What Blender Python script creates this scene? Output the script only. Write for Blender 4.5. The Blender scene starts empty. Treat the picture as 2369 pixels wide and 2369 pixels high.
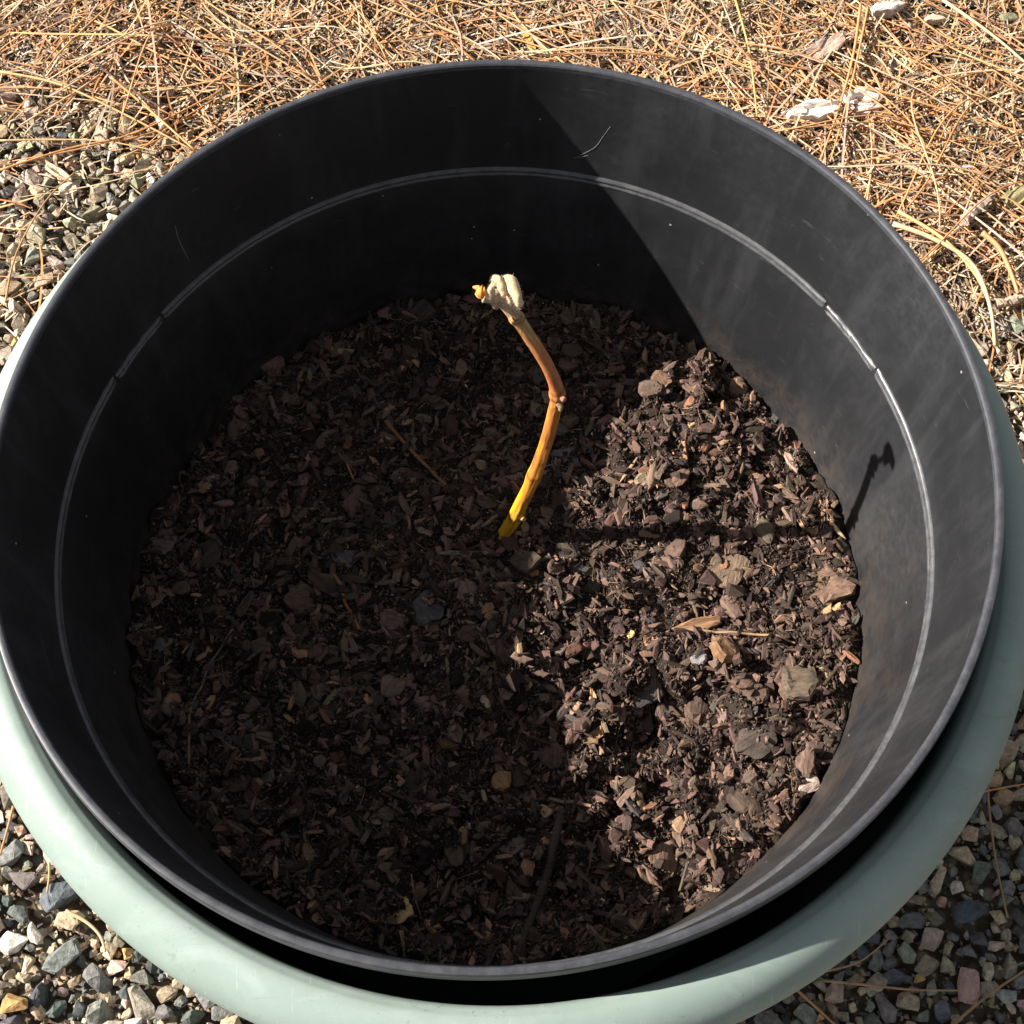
import bpy, bmesh, math, random
import numpy as np
from mathutils import Matrix, Vector, Euler

random.seed(7)
rng = np.random.default_rng(11)
SC = bpy.context.scene
COL = SC.collection
R = math.radians

# ------------------------------------------------------------------ camera
H = 0.42                                    # height of the pot rim above the gravel
FPX, CPX = 1.55 * 2369, 2369 / 2            # focal length and centre in photo pixels
EYE = np.array([-0.00145, -0.35981, 0.69538 + H])
PITCH, YAW, ROLL = 1.12887, 0.02693, 0.0228
FW = np.array([math.cos(PITCH) * math.sin(YAW), math.cos(PITCH) * math.cos(YAW), -math.sin(PITCH)])
_r = np.cross(FW, [0, 0, 1]); _r /= np.linalg.norm(_r); _u = np.cross(_r, FW)
RT = _r * math.cos(ROLL) + _u * math.sin(ROLL)
UP = -_r * math.sin(ROLL) + _u * math.cos(ROLL)
cam_data = bpy.data.cameras.new('camera')
cam_data.sensor_width = 36; cam_data.lens = 36 * 1.55
cam_data.clip_start = 0.01; cam_data.clip_end = 500
cam = bpy.data.objects.new('camera', cam_data); COL.objects.link(cam)
m = Matrix.Identity(4)
for i in range(3):
    m[i][0], m[i][1], m[i][2], m[i][3] = RT[i], UP[i], -FW[i], EYE[i]
cam.matrix_world = m
SC.camera = cam

# ------------------------------------------------------------------ light
SUN_AZ, SUN_EL = -5.5, 32.5                 # heading of the light in plan, sun height
LD = np.array([math.cos(R(SUN_AZ)) * math.cos(R(SUN_EL)), math.sin(R(SUN_AZ)) * math.cos(R(SUN_EL)), -math.sin(R(SUN_EL))])
world = bpy.data.worlds.new('World'); SC.world = world; world.use_nodes = True
wn = world.node_tree
bg = wn.nodes['Background']
sky = wn.nodes.new('ShaderNodeTexSky'); sky.sky_type = 'NISHITA'; sky.sun_disc = False
sky.sun_elevation = R(SUN_EL); sky.sun_rotation = math.atan2(-LD[0], -LD[1])
sky.air_density = 1.0; sky.dust_density = 1.2
hs = wn.nodes.new('ShaderNodeHueSaturation'); hs.inputs['Saturation'].default_value = 0.32   # thin bright haze whitens the sky
wn.links.new(sky.outputs[0], hs.inputs['Color']); wn.links.new(hs.outputs[0], bg.inputs[0]); bg.inputs[1].default_value = 0.05
sl = bpy.data.lights.new('sun', 'SUN'); sl.energy = 5.0; sl.angle = R(0.53); sl.color = (1.0, 0.935, 0.86)
so = bpy.data.objects.new('sun', sl); COL.objects.link(so)
so.rotation_euler = Vector(LD).to_track_quat('-Z', 'Y').to_euler(); so.location = (-3, 0.5, 3)
SC.view_settings.view_transform = 'Standard'; SC.view_settings.look = 'None'
SC.view_settings.exposure = 1.4; SC.view_settings.gamma = 1.0
SC.view_settings.use_curve_mapping = False
SC.render.engine = 'CYCLES'
SC.cycles.max_bounces = 6; SC.cycles.diffuse_bounces = 4; SC.cycles.glossy_bounces = 3

K = 2369 / 1932                             # view pixels -> photo pixels
def ray(px, py):
    d = FW + RT * (px * K - CPX) / FPX - UP * (py * K - CPX) / FPX
    return d / np.linalg.norm(d)
def at(px, py, z):
    d = ray(px, py); return EYE + d * ((z - EYE[2]) / d[2])
def to_px(P):
    d = np.asarray(P) - EYE; w = d @ FW
    return np.stack([(CPX + FPX * (d @ RT) / w) / K, (CPX - FPX * (d @ UP) / w) / K], -1)

# ------------------------------------------------------------------ noise
def _hash(ix, iy, s):
    h = (ix.astype(np.int64) * 374761393 + iy.astype(np.int64) * 668265263 + s * 1442695041) & 0xffffffff
    h = ((h ^ (h >> 13)) * 1274126177) & 0xffffffff
    return ((h ^ (h >> 16)) & 0xffff) / 65535.0
def vnoise(x, y, s=0):
    x = np.asarray(x, float); y = np.asarray(y, float)
    ix, iy = np.floor(x), np.floor(y); fx, fy = x - ix, y - iy
    fx = fx * fx * (3 - 2 * fx); fy = fy * fy * (3 - 2 * fy)
    a, b = _hash(ix, iy, s), _hash(ix + 1, iy, s); c, d = _hash(ix, iy + 1, s), _hash(ix + 1, iy + 1, s)
    return (a + (b - a) * fx) * (1 - fy) + (c + (d - c) * fx) * fy - 0.5
def fbm(x, y, size, s=0, octs=3):
    t = 0; amp = 1.0
    for o in range(octs):
        t = t + amp * vnoise(np.asarray(x) / size + 17.3 * o, np.asarray(y) / size - 9.1 * o, s + o); amp *= 0.5; size *= 0.5
    return t

# ------------------------------------------------------------------ materials
def lin(r, g, b):
    f = lambda c: (c / 255) / 12.92 if c / 255 <= 0.04045 else ((c / 255 + 0.055) / 1.055) ** 2.4
    return (f(r), f(g), f(b), 1)
class NT:
    def __init__(s, name):
        s.m = bpy.data.materials.new(name); s.m.use_nodes = True
        s.t = s.m.node_tree; s.b = s.t.nodes['Principled BSDF']
        s.pos = s.n('ShaderNodeNewGeometry').outputs['Position']
    def n(s, k, **kw):
        nd = s.t.nodes.new(k)
        for a, v in kw.items(): setattr(nd, a, v)
        return nd
    def link(s, a, b): s.t.links.new(a, b)
    def noise(s, scale, detail=4, rough=0.6, vec=None, dist=0):
        nd = s.n('ShaderNodeTexNoise'); nd.inputs['Scale'].default_value = scale
        nd.inputs['Detail'].default_value = detail; nd.inputs['Roughness'].default_value = rough
        nd.inputs['Distortion'].default_value = dist
        s.link(vec or s.pos, nd.inputs['Vector']); return nd.outputs['Fac']
    def ramp(s, fac, stops):
        nd = s.n('ShaderNodeValToRGB'); e = nd.color_ramp.elements
        while len(e) < len(stops): e.new(0.5)
        for el, (p, c) in zip(e, stops):
            el.position = p; el.color = c if len(c) == 4 else (*c, 1)
        s.link(fac, nd.inputs[0]); return nd.outputs[0]
    def g(s, fac, a, b, lo=0.0, hi=1.0):
        nd = s.n('ShaderNodeMapRange'); nd.inputs[1].default_value = a; nd.inputs[2].default_value = b
        nd.inputs[3].default_value = lo; nd.inputs[4].default_value = hi
        s.link(fac, nd.inputs[0]); return nd.outputs[0]
    def mix(s, fac, a, b, mode='MIX'):
        nd = s.n('ShaderNodeMix', data_type='RGBA', blend_type=mode)
        for i, v in ((0, fac), (6, a), (7, b)):
            if hasattr(v, 'is_output'): s.link(v, nd.inputs[i])
            elif i == 0: nd.inputs[0].default_value = v
            else: nd.inputs[i].default_value = v if len(v) == 4 else (*v, 1)
        return nd.outputs[2]
    def math(s, op, a, b=None):
        nd = s.n('ShaderNodeMath', operation=op)
        for i, v in ((0, a), (1, b)):
            if v is None: continue
            if hasattr(v, 'is_output'): s.link(v, nd.inputs[i])
            else: nd.inputs[i].default_value = v
        return nd.outputs[0]
    def mapping(s, scale, vec=None):
        nd = s.n('ShaderNodeMapping'); nd.inputs['Scale'].default_value = scale
        s.link(vec or s.pos, nd.inputs['Vector']); return nd.outputs[0]
    def bump(s, h, strength, dist):
        nd = s.n('ShaderNodeBump'); nd.inputs['Strength'].default_value = strength
        nd.inputs['Distance'].default_value = dist; s.link(h, nd.inputs['Height'])
        s.link(nd.outputs[0], s.b.inputs['Normal'])
    def set(s, col=None, rough=None, spec=None):
        if col is not None:
            if hasattr(col, 'is_output'): s.link(col, s.b.inputs['Base Color'])
            else: s.b.inputs['Base Color'].default_value = col
        if rough is not None:
            if hasattr(rough, 'is_output'): s.link(rough, s.b.inputs['Roughness'])
            else: s.b.inputs['Roughness'].default_value = rough
        if spec is not None: s.b.inputs['Specular IOR Level'].default_value = spec
        return s.m

def tinted(name, source, var=0.35, scale=400, rough=0.85, bump=0.5, bdist=0.0006, spec=0.25, speck=None, stretch=None):
    """source 'attr' = colour stored on the mesh, 'object' = colour of the object; grain on top"""
    t = NT(name)
    if source == 'attr':
        base = t.n('ShaderNodeVertexColor', layer_name='Col').outputs[0]
        vec = t.pos
    else:
        base = t.n('ShaderNodeObjectInfo').outputs['Color']
        vec = t.pos
    if stretch:
        tc = t.n('ShaderNodeTexCoord').outputs['Object'] if source == 'object' else t.pos
        nz = t.noise(1.0, 4, 0.65, t.mapping(stretch, tc))
    else:
        nz = t.noise(scale, 5, 0.65, vec)
    k = t.g(nz, 0.25, 0.75, 1 - var, 1 + var)
    comb = t.n('ShaderNodeCombineColor')
    for i in range(3): t.link(k, comb.inputs[i])
    col = t.mix(1.0, base, comb.outputs[0], 'MULTIPLY')
    if speck:
        v = t.noise(scale * 3.1, 2, 0.5)
        col = t.mix(t.g(v, 0.60, 0.68, 0, 0.55), col, speck)
    t.set(col, rough, spec); t.bump(nz, bump, bdist)
    return t.m

def black_plastic():
    t = NT('black_plastic')
    cl = t.noise(9, 5, 0.62); fine = t.noise(170, 4, 0.7)
    streak = t.noise(1.0, 4, 0.6, t.mapping((55, 55, 5)))
    dust = t.math('MULTIPLY', t.g(cl, 0.42, 0.72), t.g(fine, 0.3, 0.75))
    col = t.mix(t.math('MULTIPLY', dust, 0.55), (0.0100, 0.0108, 0.0125), (0.052, 0.053, 0.056))
    col = t.mix(t.g(streak, 0.50, 0.75, 0, 0.35), col, (0.046, 0.047, 0.050))
    # brown splashes of potting mix above the soil line, near the front
    sep = t.n('ShaderNodeSeparateXYZ'); t.link(t.pos, sep.inputs[0])
    low = t.g(sep.outputs[2], H - 0.20, H - 0.05, 1, 0)
    front = t.g(sep.outputs[1], 0.04, -0.18, 0.10, 1)
    br = t.noise(26, 5, 0.68, dist=0.6)
    col = t.mix(t.math('MULTIPLY', t.math('MULTIPLY', t.g(br, 0.47, 0.64), front), t.math('MULTIPLY', low, 0.55)), col, (0.085, 0.058, 0.038))
    tide = t.g(sep.outputs[2], H - 0.188, H - 0.150, 1, 0); tn = t.noise(75, 5, 0.72, dist=0.5)
    col = t.mix(t.math('MULTIPLY', t.math('MULTIPLY', tide, t.g(tn, 0.42, 0.62)), 0.8), col, (0.050, 0.036, 0.027))
    scr = t.noise(1.0, 3, 0.7, t.mapping((38, 38, 300)), 1.5); col = t.mix(t.g(scr, 0.66, 0.74, 0, 0.5), col, (0.070, 0.070, 0.072))
    vo = t.n('ShaderNodeTexVoronoi'); vo.inputs['Scale'].default_value = 75; t.link(t.pos, vo.inputs['Vector'])
    wn_ = t.n('ShaderNodeSeparateColor'); t.link(vo.outputs['Color'], wn_.inputs[0])
    sp = t.math('MULTIPLY', t.math('LESS_THAN', vo.outputs['Distance'], 0.055), t.math('GREATER_THAN', wn_.outputs[0], 0.82))
    col = t.mix(t.math('MULTIPLY', sp, 0.8), col, (0.30, 0.29, 0.27))
    t.set(col, t.g(cl, 0.3, 0.7, 0.46, 0.60), 0.40)
    t.bump(t.math('ADD', fine, t.math('MULTIPLY', streak, 0.6)), 0.12, 0.0006)
    return t.m
def scuffed_plastic(name, base, dust, rough):
    t = NT(name); a = t.noise(140, 5, 0.7); b = t.noise(1.0, 4, 0.7, t.mapping((60, 60, 900)))
    col = t.mix(t.g(a, 0.35, 0.7), base, dust); col = t.mix(t.g(b, 0.58, 0.72, 0, 0.5), col, tuple(min(1, c * 1.9) for c in dust))
    t.set(col, rough, 0.5); t.bump(a, 0.15, 0.0005); return t.m
def green_plastic():
    t = NT('sage_green_plastic')
    big = t.noise(11, 5, 0.6, dist=0.4); fine = t.noise(230, 3, 0.6)
    col = t.mix(t.g(big, 0.35, 0.68), (0.190, 0.244, 0.216), (0.240, 0.298, 0.268))
    streak = t.noise(1.0, 5, 0.65, t.mapping((16, 34, 20)), 1.2)
    col = t.mix(t.g(streak, 0.52, 0.68, 0, 0.35), col, (0.31, 0.370, 0.345))
    sm = t.noise(60, 5, 0.7, dist=0.8)
    col = t.mix(t.g(sm, 0.60, 0.72, 0, 0.50), col, (0.120, 0.175, 0.155))
    dirt = t.noise(520, 3, 0.6); col = t.mix(t.math('MULTIPLY', t.g(dirt, 0.64, 0.70, 0, 0.5), t.g(sm, 0.40, 0.60)), col, (0.09, 0.10, 0.075))
    sc_ = t.noise(1.0, 3, 0.7, t.mapping((420, 25, 60)), 0.5); col = t.mix(t.g(sc_, 0.66, 0.72, 0, 0.40), col, (0.38, 0.43, 0.39))
    sd_ = t.noise(1.0, 3, 0.7, t.mapping((30, 500, 60)), 0.5); col = t.mix(t.g(sd_, 0.68, 0.73, 0, 0.45), col, (0.14, 0.20, 0.18))
    t.set(col, t.g(big, 0.3, 0.7, 0.46, 0.60), 0.35)
    t.bump(t.math('ADD', fine, sm), 0.06, 0.0008)
    return t.m
def soil_mat():
    t = NT('dark_potting_soil')
    a = t.noise(60, 6, 0.7); b = t.noise(700, 4, 0.7)
    col = t.mix(t.g(a, 0.35, 0.7), (0.012, 0.009, 0.0075), (0.046, 0.032, 0.025))
    col = t.mix(t.g(b, 0.55, 0.75, 0, 0.6), col, (0.075, 0.050, 0.036))
    t.set(col, 0.92, 0.15); t.bump(b, 0.8, 0.002); return t.m
def ground_mat():
    t = NT('dirt_under_gravel')
    a = t.noise(35, 6, 0.7); b = t.noise(420, 4, 0.7)
    vo = t.n('ShaderNodeTexVoronoi'); vo.inputs['Scale'].default_value = 95; t.link(t.pos, vo.inputs['Vector'])
    sp = t.n('ShaderNodeSeparateColor'); t.link(vo.outputs['Color'], sp.inputs[0])
    st = t.ramp(sp.outputs[0], [(0, (0.05, 0.05, 0.05)), (0.35, (0.14, 0.13, 0.11)), (0.7, (0.28, 0.22, 0.15)), (1, (0.42, 0.34, 0.25))])
    col = t.mix(t.g(a, 0.3, 0.7), (0.045, 0.032, 0.022), (0.12, 0.085, 0.055))
    col = t.mix(t.g(vo.outputs['Distance'], 0.55, 0.35), col, st)
    t.set(col, 0.95, 0.15)
    t.bump(t.math('ADD', t.math('MULTIPLY', vo.outputs['Distance'], -1.0), t.math('MULTIPLY', b, 0.4)), 0.9, 0.006)
    return t.m

M = {}
M['pot'] = black_plastic(); M['pot_rim'] = scuffed_plastic('rim_plastic', (0.032, 0.034, 0.041), (0.062, 0.063, 0.070), 0.42); M['pot_bead'] = scuffed_plastic('bead_plastic', (0.040, 0.041, 0.046), (0.085, 0.086, 0.088), 0.34); M['planter'] = green_plastic(); M['soil'] = soil_mat(); M['ground'] = ground_mat()
M['stone_stuff'] = tinted('crushed_stone', 'attr', 0.55, 260, 0.9, 1.0, 0.0014)
M['stone'] = tinted('loose_stone', 'object', 0.55, 260, 0.9, 1.0, 0.0014)
M['pink_stone'] = tinted('speckled_stone', 'object', 0.25, 260, 0.9, 0.8, 0.001, speck=(0.05, 0.045, 0.045))
M['needle_stuff'] = tinted('dry_litter', 'attr', 0.30, 160, 0.62, 0.2, 0.0003, 0.3)
M['needle'] = tinted('dry_needle', 'object', 0.28, 120, 0.55, 0.2, 0.0003, 0.35)
M['crumb'] = tinted('soil_crumb', 'attr', 0.45, 700, 0.9, 0.6, 0.0006, 0.2)
M['bark'] = tinted('bark', 'object', 0.55, 300, 0.88, 0.9, 0.0012, 0.2, stretch=(150, 520, 400))
M['wood'] = tinted('splinter_wood', 'object', 0.40, 300, 0.8, 0.7, 0.0008, 0.25, stretch=(70, 900, 700))
M['hair'] = tinted('pale_fibre', 'object', 0.1, 300, 0.6, 0.0, 0.0001, 0.4)

# ------------------------------------------------------------------ mesh helpers
def mesh_np(name, V, T, mat, col=None, smooth=False, sharp=0):
    me = bpy.data.meshes.new(name)
    V = np.asarray(V, np.float32); T = np.asarray(T, np.int32); k = T.shape[1]
    me.vertices.add(len(V)); me.vertices.foreach_set('co', V.ravel())
    me.loops.add(T.size); me.loops.foreach_set('vertex_index', T.ravel())
    me.polygons.add(len(T)); me.polygons.foreach_set('loop_start', np.arange(0, T.size, k, dtype=np.int32))
    me.polygons.foreach_set('use_smooth', np.full(len(T), smooth))
    me.update(calc_edges=True)
    if col is not None:
        a = me.color_attributes.new('Col', 'FLOAT_COLOR', 'POINT')
        c = np.ones((len(V), 4), np.float32); c[:, :3] = col; a.data.foreach_set('color', c.ravel())
    if mat: me.materials.append(mat)
    me.validate()
    if sharp: me.set_sharp_from_angle(angle=R(sharp))
    return me
def link(name, data, parent=None, loc=None, mat4=None):
    o = bpy.data.objects.new(name, data); COL.objects.link(o)
    if parent is not None: o.parent = parent
    if loc is not None: o.location = loc
    if mat4 is not None: o.matrix_basis = mat4
    return o
def tag(o, label, cat, group=None, kind=None):
    o['label'] = label; o['category'] = cat
    if group: o['group'] = group
    if kind: o['kind'] = kind
    return o
def eul(ax, ay, az):
    ca, sa, cb, sb, cc, sc = np.cos(ax), np.sin(ax), np.cos(ay), np.sin(ay), np.cos(az), np.sin(az)
    Mx = np.zeros((len(ax), 3, 3))
    Mx[:, 0, 0] = cc * cb; Mx[:, 0, 1] = cc * sb * sa - sc * ca; Mx[:, 0, 2] = cc * sb * ca + sc * sa
    Mx[:, 1, 0] = sc * cb; Mx[:, 1, 1] = sc * sb * sa + cc * ca; Mx[:, 1, 2] = sc * sb * ca - cc * sa
    Mx[:, 2, 0] = -sb; Mx[:, 2, 1] = cb * sa; Mx[:, 2, 2] = cb * ca
    return Mx
def bulk(name, temps, loc, rot, scl, col, mat, smooth=False, cjit=0.0):
    """many copies of a few small template shapes, joined in one mesh"""
    n = len(loc); which = np.arange(n) % len(temps)
    VV, TT, CC = [], [], []; off = 0
    for ti, (tv, tf) in enumerate(temps):
        idx = np.where(which == ti)[0]
        if not len(idx): continue
        v = tv[None] * scl[idx][:, None, :]
        v = np.einsum('nij,nkj->nki', rot[idx], v) + loc[idx][:, None, :]
        f = tf[None] + (off + np.arange(len(idx)) * len(tv))[:, None, None]
        c = np.repeat(col[idx][:, None, :], len(tv), 1)
        VV.append(v.reshape(-1, 3)); TT.append(f.reshape(-1, 3)); CC.append(c.reshape(-1, 3)); off += len(idx) * len(tv)
    return mesh_np(name, np.concatenate(VV), np.concatenate(TT), mat, np.concatenate(CC), smooth)
def pick(pal, n, gain=1.0):
    """colours from a weighted palette with a little spread"""
    w = np.array([p[0] for p in pal], float); c = np.array([p[1] for p in pal])
    i = rng.choice(len(pal), n, p=w / w.sum())
    return np.clip(c[i] * np.asarray(gain) * (1 + rng.normal(0, 0.16, (n, 1))) * (1 + rng.normal(0, 0.05, (n, 3))), 0.004, 0.9)
def hull_template(npts, seed, flat=0.75, bevel=0.0):
    r = np.random.default_rng(seed); bm = bmesh.new()
    for _ in range(npts):
        p = r.normal(size=3); p /= np.linalg.norm(p); p *= r.uniform(0.82, 1.08)
        p = np.sign(p) * np.abs(p) ** 0.72
        bm.verts.new((p[0], p[1] * r.uniform(0.9, 1.05), p[2] * flat))
    res = bmesh.ops.convex_hull(bm, input=bm.verts[:])
    bmesh.ops.delete(bm, geom=[g for g in res['geom_interior'] if isinstance(g, bmesh.types.BMVert)], context='VERTS')
    if bevel:
        bmesh.ops.dissolve_limit(bm, angle_limit=R(14), verts=bm.verts[:], edges=bm.edges[:])
        bmesh.ops.bevel(bm, geom=bm.edges[:], offset=bevel, segments=1, affect='EDGES', profile=0.6)
        bmesh.ops.triangulate(bm, faces=bm.faces[:])
        bmesh.ops.subdivide_edges(bm, edges=[e for e in bm.edges if e.calc_length() > 0.35], cuts=1)
        for v in bm.verts: v.co += Vector(r.normal(0, 0.022, 3))
    bmesh.ops.triangulate(bm, faces=bm.faces[:])
    bm.verts.index_update()
    V = np.array([v.co[:] for v in bm.verts]); T = np.array([[v.index for v in f.verts] for f in bm.faces]); bm.free()
    return V, T
def chip_template(seed, w=0.6, t=0.2, n=8, jag=0.28, curve=0.0):
    """flat broken flake: uneven outline, real thickness, crowned uneven top"""
    r = np.random.default_rng(seed)
    a = np.sort((np.arange(n) + r.uniform(-0.33, 0.33, n)) / n * 2 * np.pi)
    rad = 1 + r.uniform(-jag, jag * 0.5, n)
    sq = 1 / np.maximum(np.abs(np.cos(a)), np.abs(np.sin(a))) ** 0.75
    x, y = np.cos(a) * rad * sq * 0.5, np.sin(a) * rad * sq * 0.5 * w
    bend = lambda x_: -curve * (x_ * 2) ** 2
    bot = np.stack([x * 0.95, y * 0.95, -t / 2 + r.uniform(-.1, .1, n) * t + bend(x)], -1)
    mid = np.stack([x, y, r.uniform(-.2, .3, n) * t + bend(x)], -1)
    top = np.stack([x * r.uniform(.74, .95, n), y * r.uniform(.74, .95, n), t / 2 * r.uniform(.6, 1.3, n) + bend(x)], -1)
    c = np.array([[r.uniform(-.12, .12), r.uniform(-.1, .1) * w, t * r.uniform(.35, .75)], [0, 0, -t / 2]])
    V = np.concatenate([bot, mid, top, c]); F = []
    for i in range(n):
        j = (i + 1) % n
        F += [(i, j, n + j), (i, n + j, n + i), (n + i, n + j, 2 * n + j), (n + i, 2 * n + j, 2 * n + i), (2 * n + i, 2 * n + j, 3 * n), (j, i, 3 * n + 1)]
    return V, np.array(F)
def flake_template(seed, L_, W_, T_, cut=6, n=20, layered=0.0, rough=1.0):
    """broken bark piece in real size: angular outline, ridged or layered top, ragged edge"""
    r = np.random.default_rng(seed)
    a = np.arange(n) / n * 2 * np.pi
    ca = (np.arange(cut) + r.uniform(-0.3, 0.3, cut)) / cut * 2 * np.pi; cd = r.uniform(0.78, 1.0, cut)
    den = np.cos(a[:, None] - ca[None]); rad = np.where(den > 0.15, cd[None] / np.maximum(den, 0.15), 9).min(1)
    rad = np.minimum(rad, 1.28) * (1 + r.normal(0, 0.045 * rough, n))
    x, y = np.cos(a) * rad * L_ * 0.5, np.sin(a) * rad * W_ * 0.5
    fr = [1.0, 0.93, 0.70, 0.45, 0.2]; rings = [np.stack([x * 0.9, y * 0.9, np.full(n, -T_ * 0.5)], -1), np.stack([x, y, r.uniform(-0.15, 0.1, n) * T_], -1)]
    tl = r.normal(0, 0.25, 2)
    for f in fr[1:]:
        xx, yy = x * f + r.normal(0, 0.02, n) * W_ * f, y * f + r.normal(0, 0.02, n) * W_ * f
        ridge = (fbm(yy / W_ * 2.6 + seed, xx / L_ * 0.8, 1.0, seed, 1) * 0.55 + r.normal(0, 0.05, n) * f * f) * rough
        z = 0.34 + ridge + tl[0] * xx / L_ + tl[1] * yy / W_
        if layered: z = z + layered * np.round(2.4 * fbm(xx / L_ * 1.3 + 3, yy / W_ * 1.3 + seed, 1.0, seed + 5, 1) + 0.5) * 0.5
        if f > 0.9: z = z - 0.12
        rings.append(np.stack([xx, yy, z * T_], -1))
    c = np.array([[0, 0, rings[-1][:, 2].mean()], [0, 0, -T_ * 0.5]])
    V = np.concatenate(rings + [c]); F = []; m_ = len(rings)
    for k in range(m_ - 1):
        for i in range(n):
            j = (i + 1) % n; F += [(k * n + i, k * n + j, (k + 1) * n + j), (k * n + i, (k + 1) * n + j, (k + 1) * n + i)]
    for i in range(n):
        j = (i + 1) % n; F += [((m_ - 1) * n + i, (m_ - 1) * n + j, m_ * n), (j, i, m_ * n + 1)]
    return V, np.array(F)
def tube(P, rad, sides=6, cap=True):
    """tube along points; rad = number or array"""
    P = np.asarray(P, float); n = len(P); rad = np.full(n, rad) if np.isscalar(rad) else np.asarray(rad)
    T = np.gradient(P, axis=0); T /= np.linalg.norm(T, axis=1)[:, None] + 1e-12
    ref = np.array([0, 0, 1.0]) if abs(T[0][2]) < 0.9 else np.array([1.0, 0, 0])
    A = np.zeros_like(P); a = ref - T[0] * (ref @ T[0]); A[0] = a / np.linalg.norm(a)
    for i in range(1, n):
        a = A[i - 1] - T[i] * (A[i - 1] @ T[i]); A[i] = a / (np.linalg.norm(a) + 1e-12)
    B = np.cross(T, A); th = np.arange(sides) / sides * 2 * np.pi
    V = (P[:, None] + rad[:, None, None] * (np.cos(th)[None, :, None] * A[:, None] + np.sin(th)[None, :, None] * B[:, None])).reshape(-1, 3)
    F = []
    for i in range(n - 1):
        for k in range(sides):
            l = (k + 1) % sides; a0, b0, c0, d0 = i * sides + k, i * sides + l, (i + 1) * sides + l, (i + 1) * sides + k
            F += [(a0, b0, c0), (a0, c0, d0)]
    if cap:
        V = np.concatenate([V, P[:1], P[-1:]]); e = n * sides
        for k in range(sides):
            l = (k + 1) % sides; F += [(l, k, e), ((n - 1) * sides + k, (n - 1) * sides + l, e + 1)]
    return V, np.array(F)
def spline(P, n):
    P = np.asarray(P, float); t = np.linspace(0, len(P) - 1, n); out = []
    for s in t:
        i = min(int(s), len(P) - 2); u = s - i
        p0, p1, p2, p3 = P[max(i - 1, 0)], P[i], P[i + 1], P[min(i + 2, len(P) - 1)]
        out.append(0.5 * (2 * p1 + (p2 - p0) * u + (2 * p0 - 5 * p1 + 4 * p2 - p3) * u * u + (3 * p1 - p0 - 3 * p2 + p3) * u ** 3))
    return np.array(out)
def lathe(prof, segs=180, deform=None, close=True, a0=0.0, a1=2 * math.pi):
    """revolve (r, z) profile; the last point joins the first when close"""
    full = abs(a1 - a0 - 2 * math.pi) < 1e-6
    th = np.linspace(a0, a1, segs, endpoint=not full); n = len(prof); p = np.array(prof, float)
    r = np.repeat(p[None, :, 0], len(th), 0); z = np.repeat(p[None, :, 1], len(th), 0)
    if deform is not None: r = r * deform(th[:, None], z)
    V = np.stack([r * np.cos(th)[:, None], r * np.sin(th)[:, None], z], -1).reshape(-1, 3); F = []
    m_ = len(th)
    for i in range(m_ if full else m_ - 1):
        j = (i + 1) % m_
        for k in range(n if close else n - 1):
            l = (k + 1) % n; F.append((i * n + k, j * n + k, j * n + l, i * n + l))
    return V, np.array(F)

# ------------------------------------------------------------------ ground
OX, OY = 0.0005, -0.0068                     # the planter sits a little off the pot's axis
def litter_mask(x, y):
    yb = np.interp(x, [-1.2, -0.434, -0.36, -0.277, 0.40, 0.431, 1.2], [0.73, 0.600, 0.570, 0.555, 0.36, 0.325, 0.16])
    yb = yb + 0.05 * fbm(x, y, 0.12, 5)
    return np.clip((y - yb) / 0.13 + 0.5, 0, 1)
def litter_h(x, y):
    return litter_mask(x, y) * (0.010 + 0.013 * (fbm(x, y, 0.16, 9) + 0.3) + 0.006 * fbm(x, y, 0.035, 13))
G = 120.0
gx = np.concatenate([[-G, -20, -5], np.linspace(-1.6, 1.6, 120), [5, 20, G]])
gy = np.concatenate([[-G, -20, -5], np.linspace(-1.4, 1.9, 120), [5, 20, G]])
XX, YY = np.meshgrid(gx, gy); ZZ = -0.006 + 0.004 * fbm(XX, YY, 0.09, 2)
ZZ = ZZ + 0.55 * litter_h(XX, YY) * (np.abs(XX) < 1.7) * (np.abs(YY) < 2)
ZZ = np.where(np.hypot(XX - OX, YY - OY) < 0.27, -0.0065, ZZ)
nx = len(gx); ii = np.arange((len(gy) - 1) * nx).reshape(-1, nx)[:, :-1].ravel()
ground = link('ground', mesh_np('ground', np.stack([XX, YY, ZZ], -1).reshape(-1, 3), np.stack([ii, ii + 1, ii + 1 + nx, ii + nx], -1), M['ground'], smooth=True))
ground['kind'] = 'structure'

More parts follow.
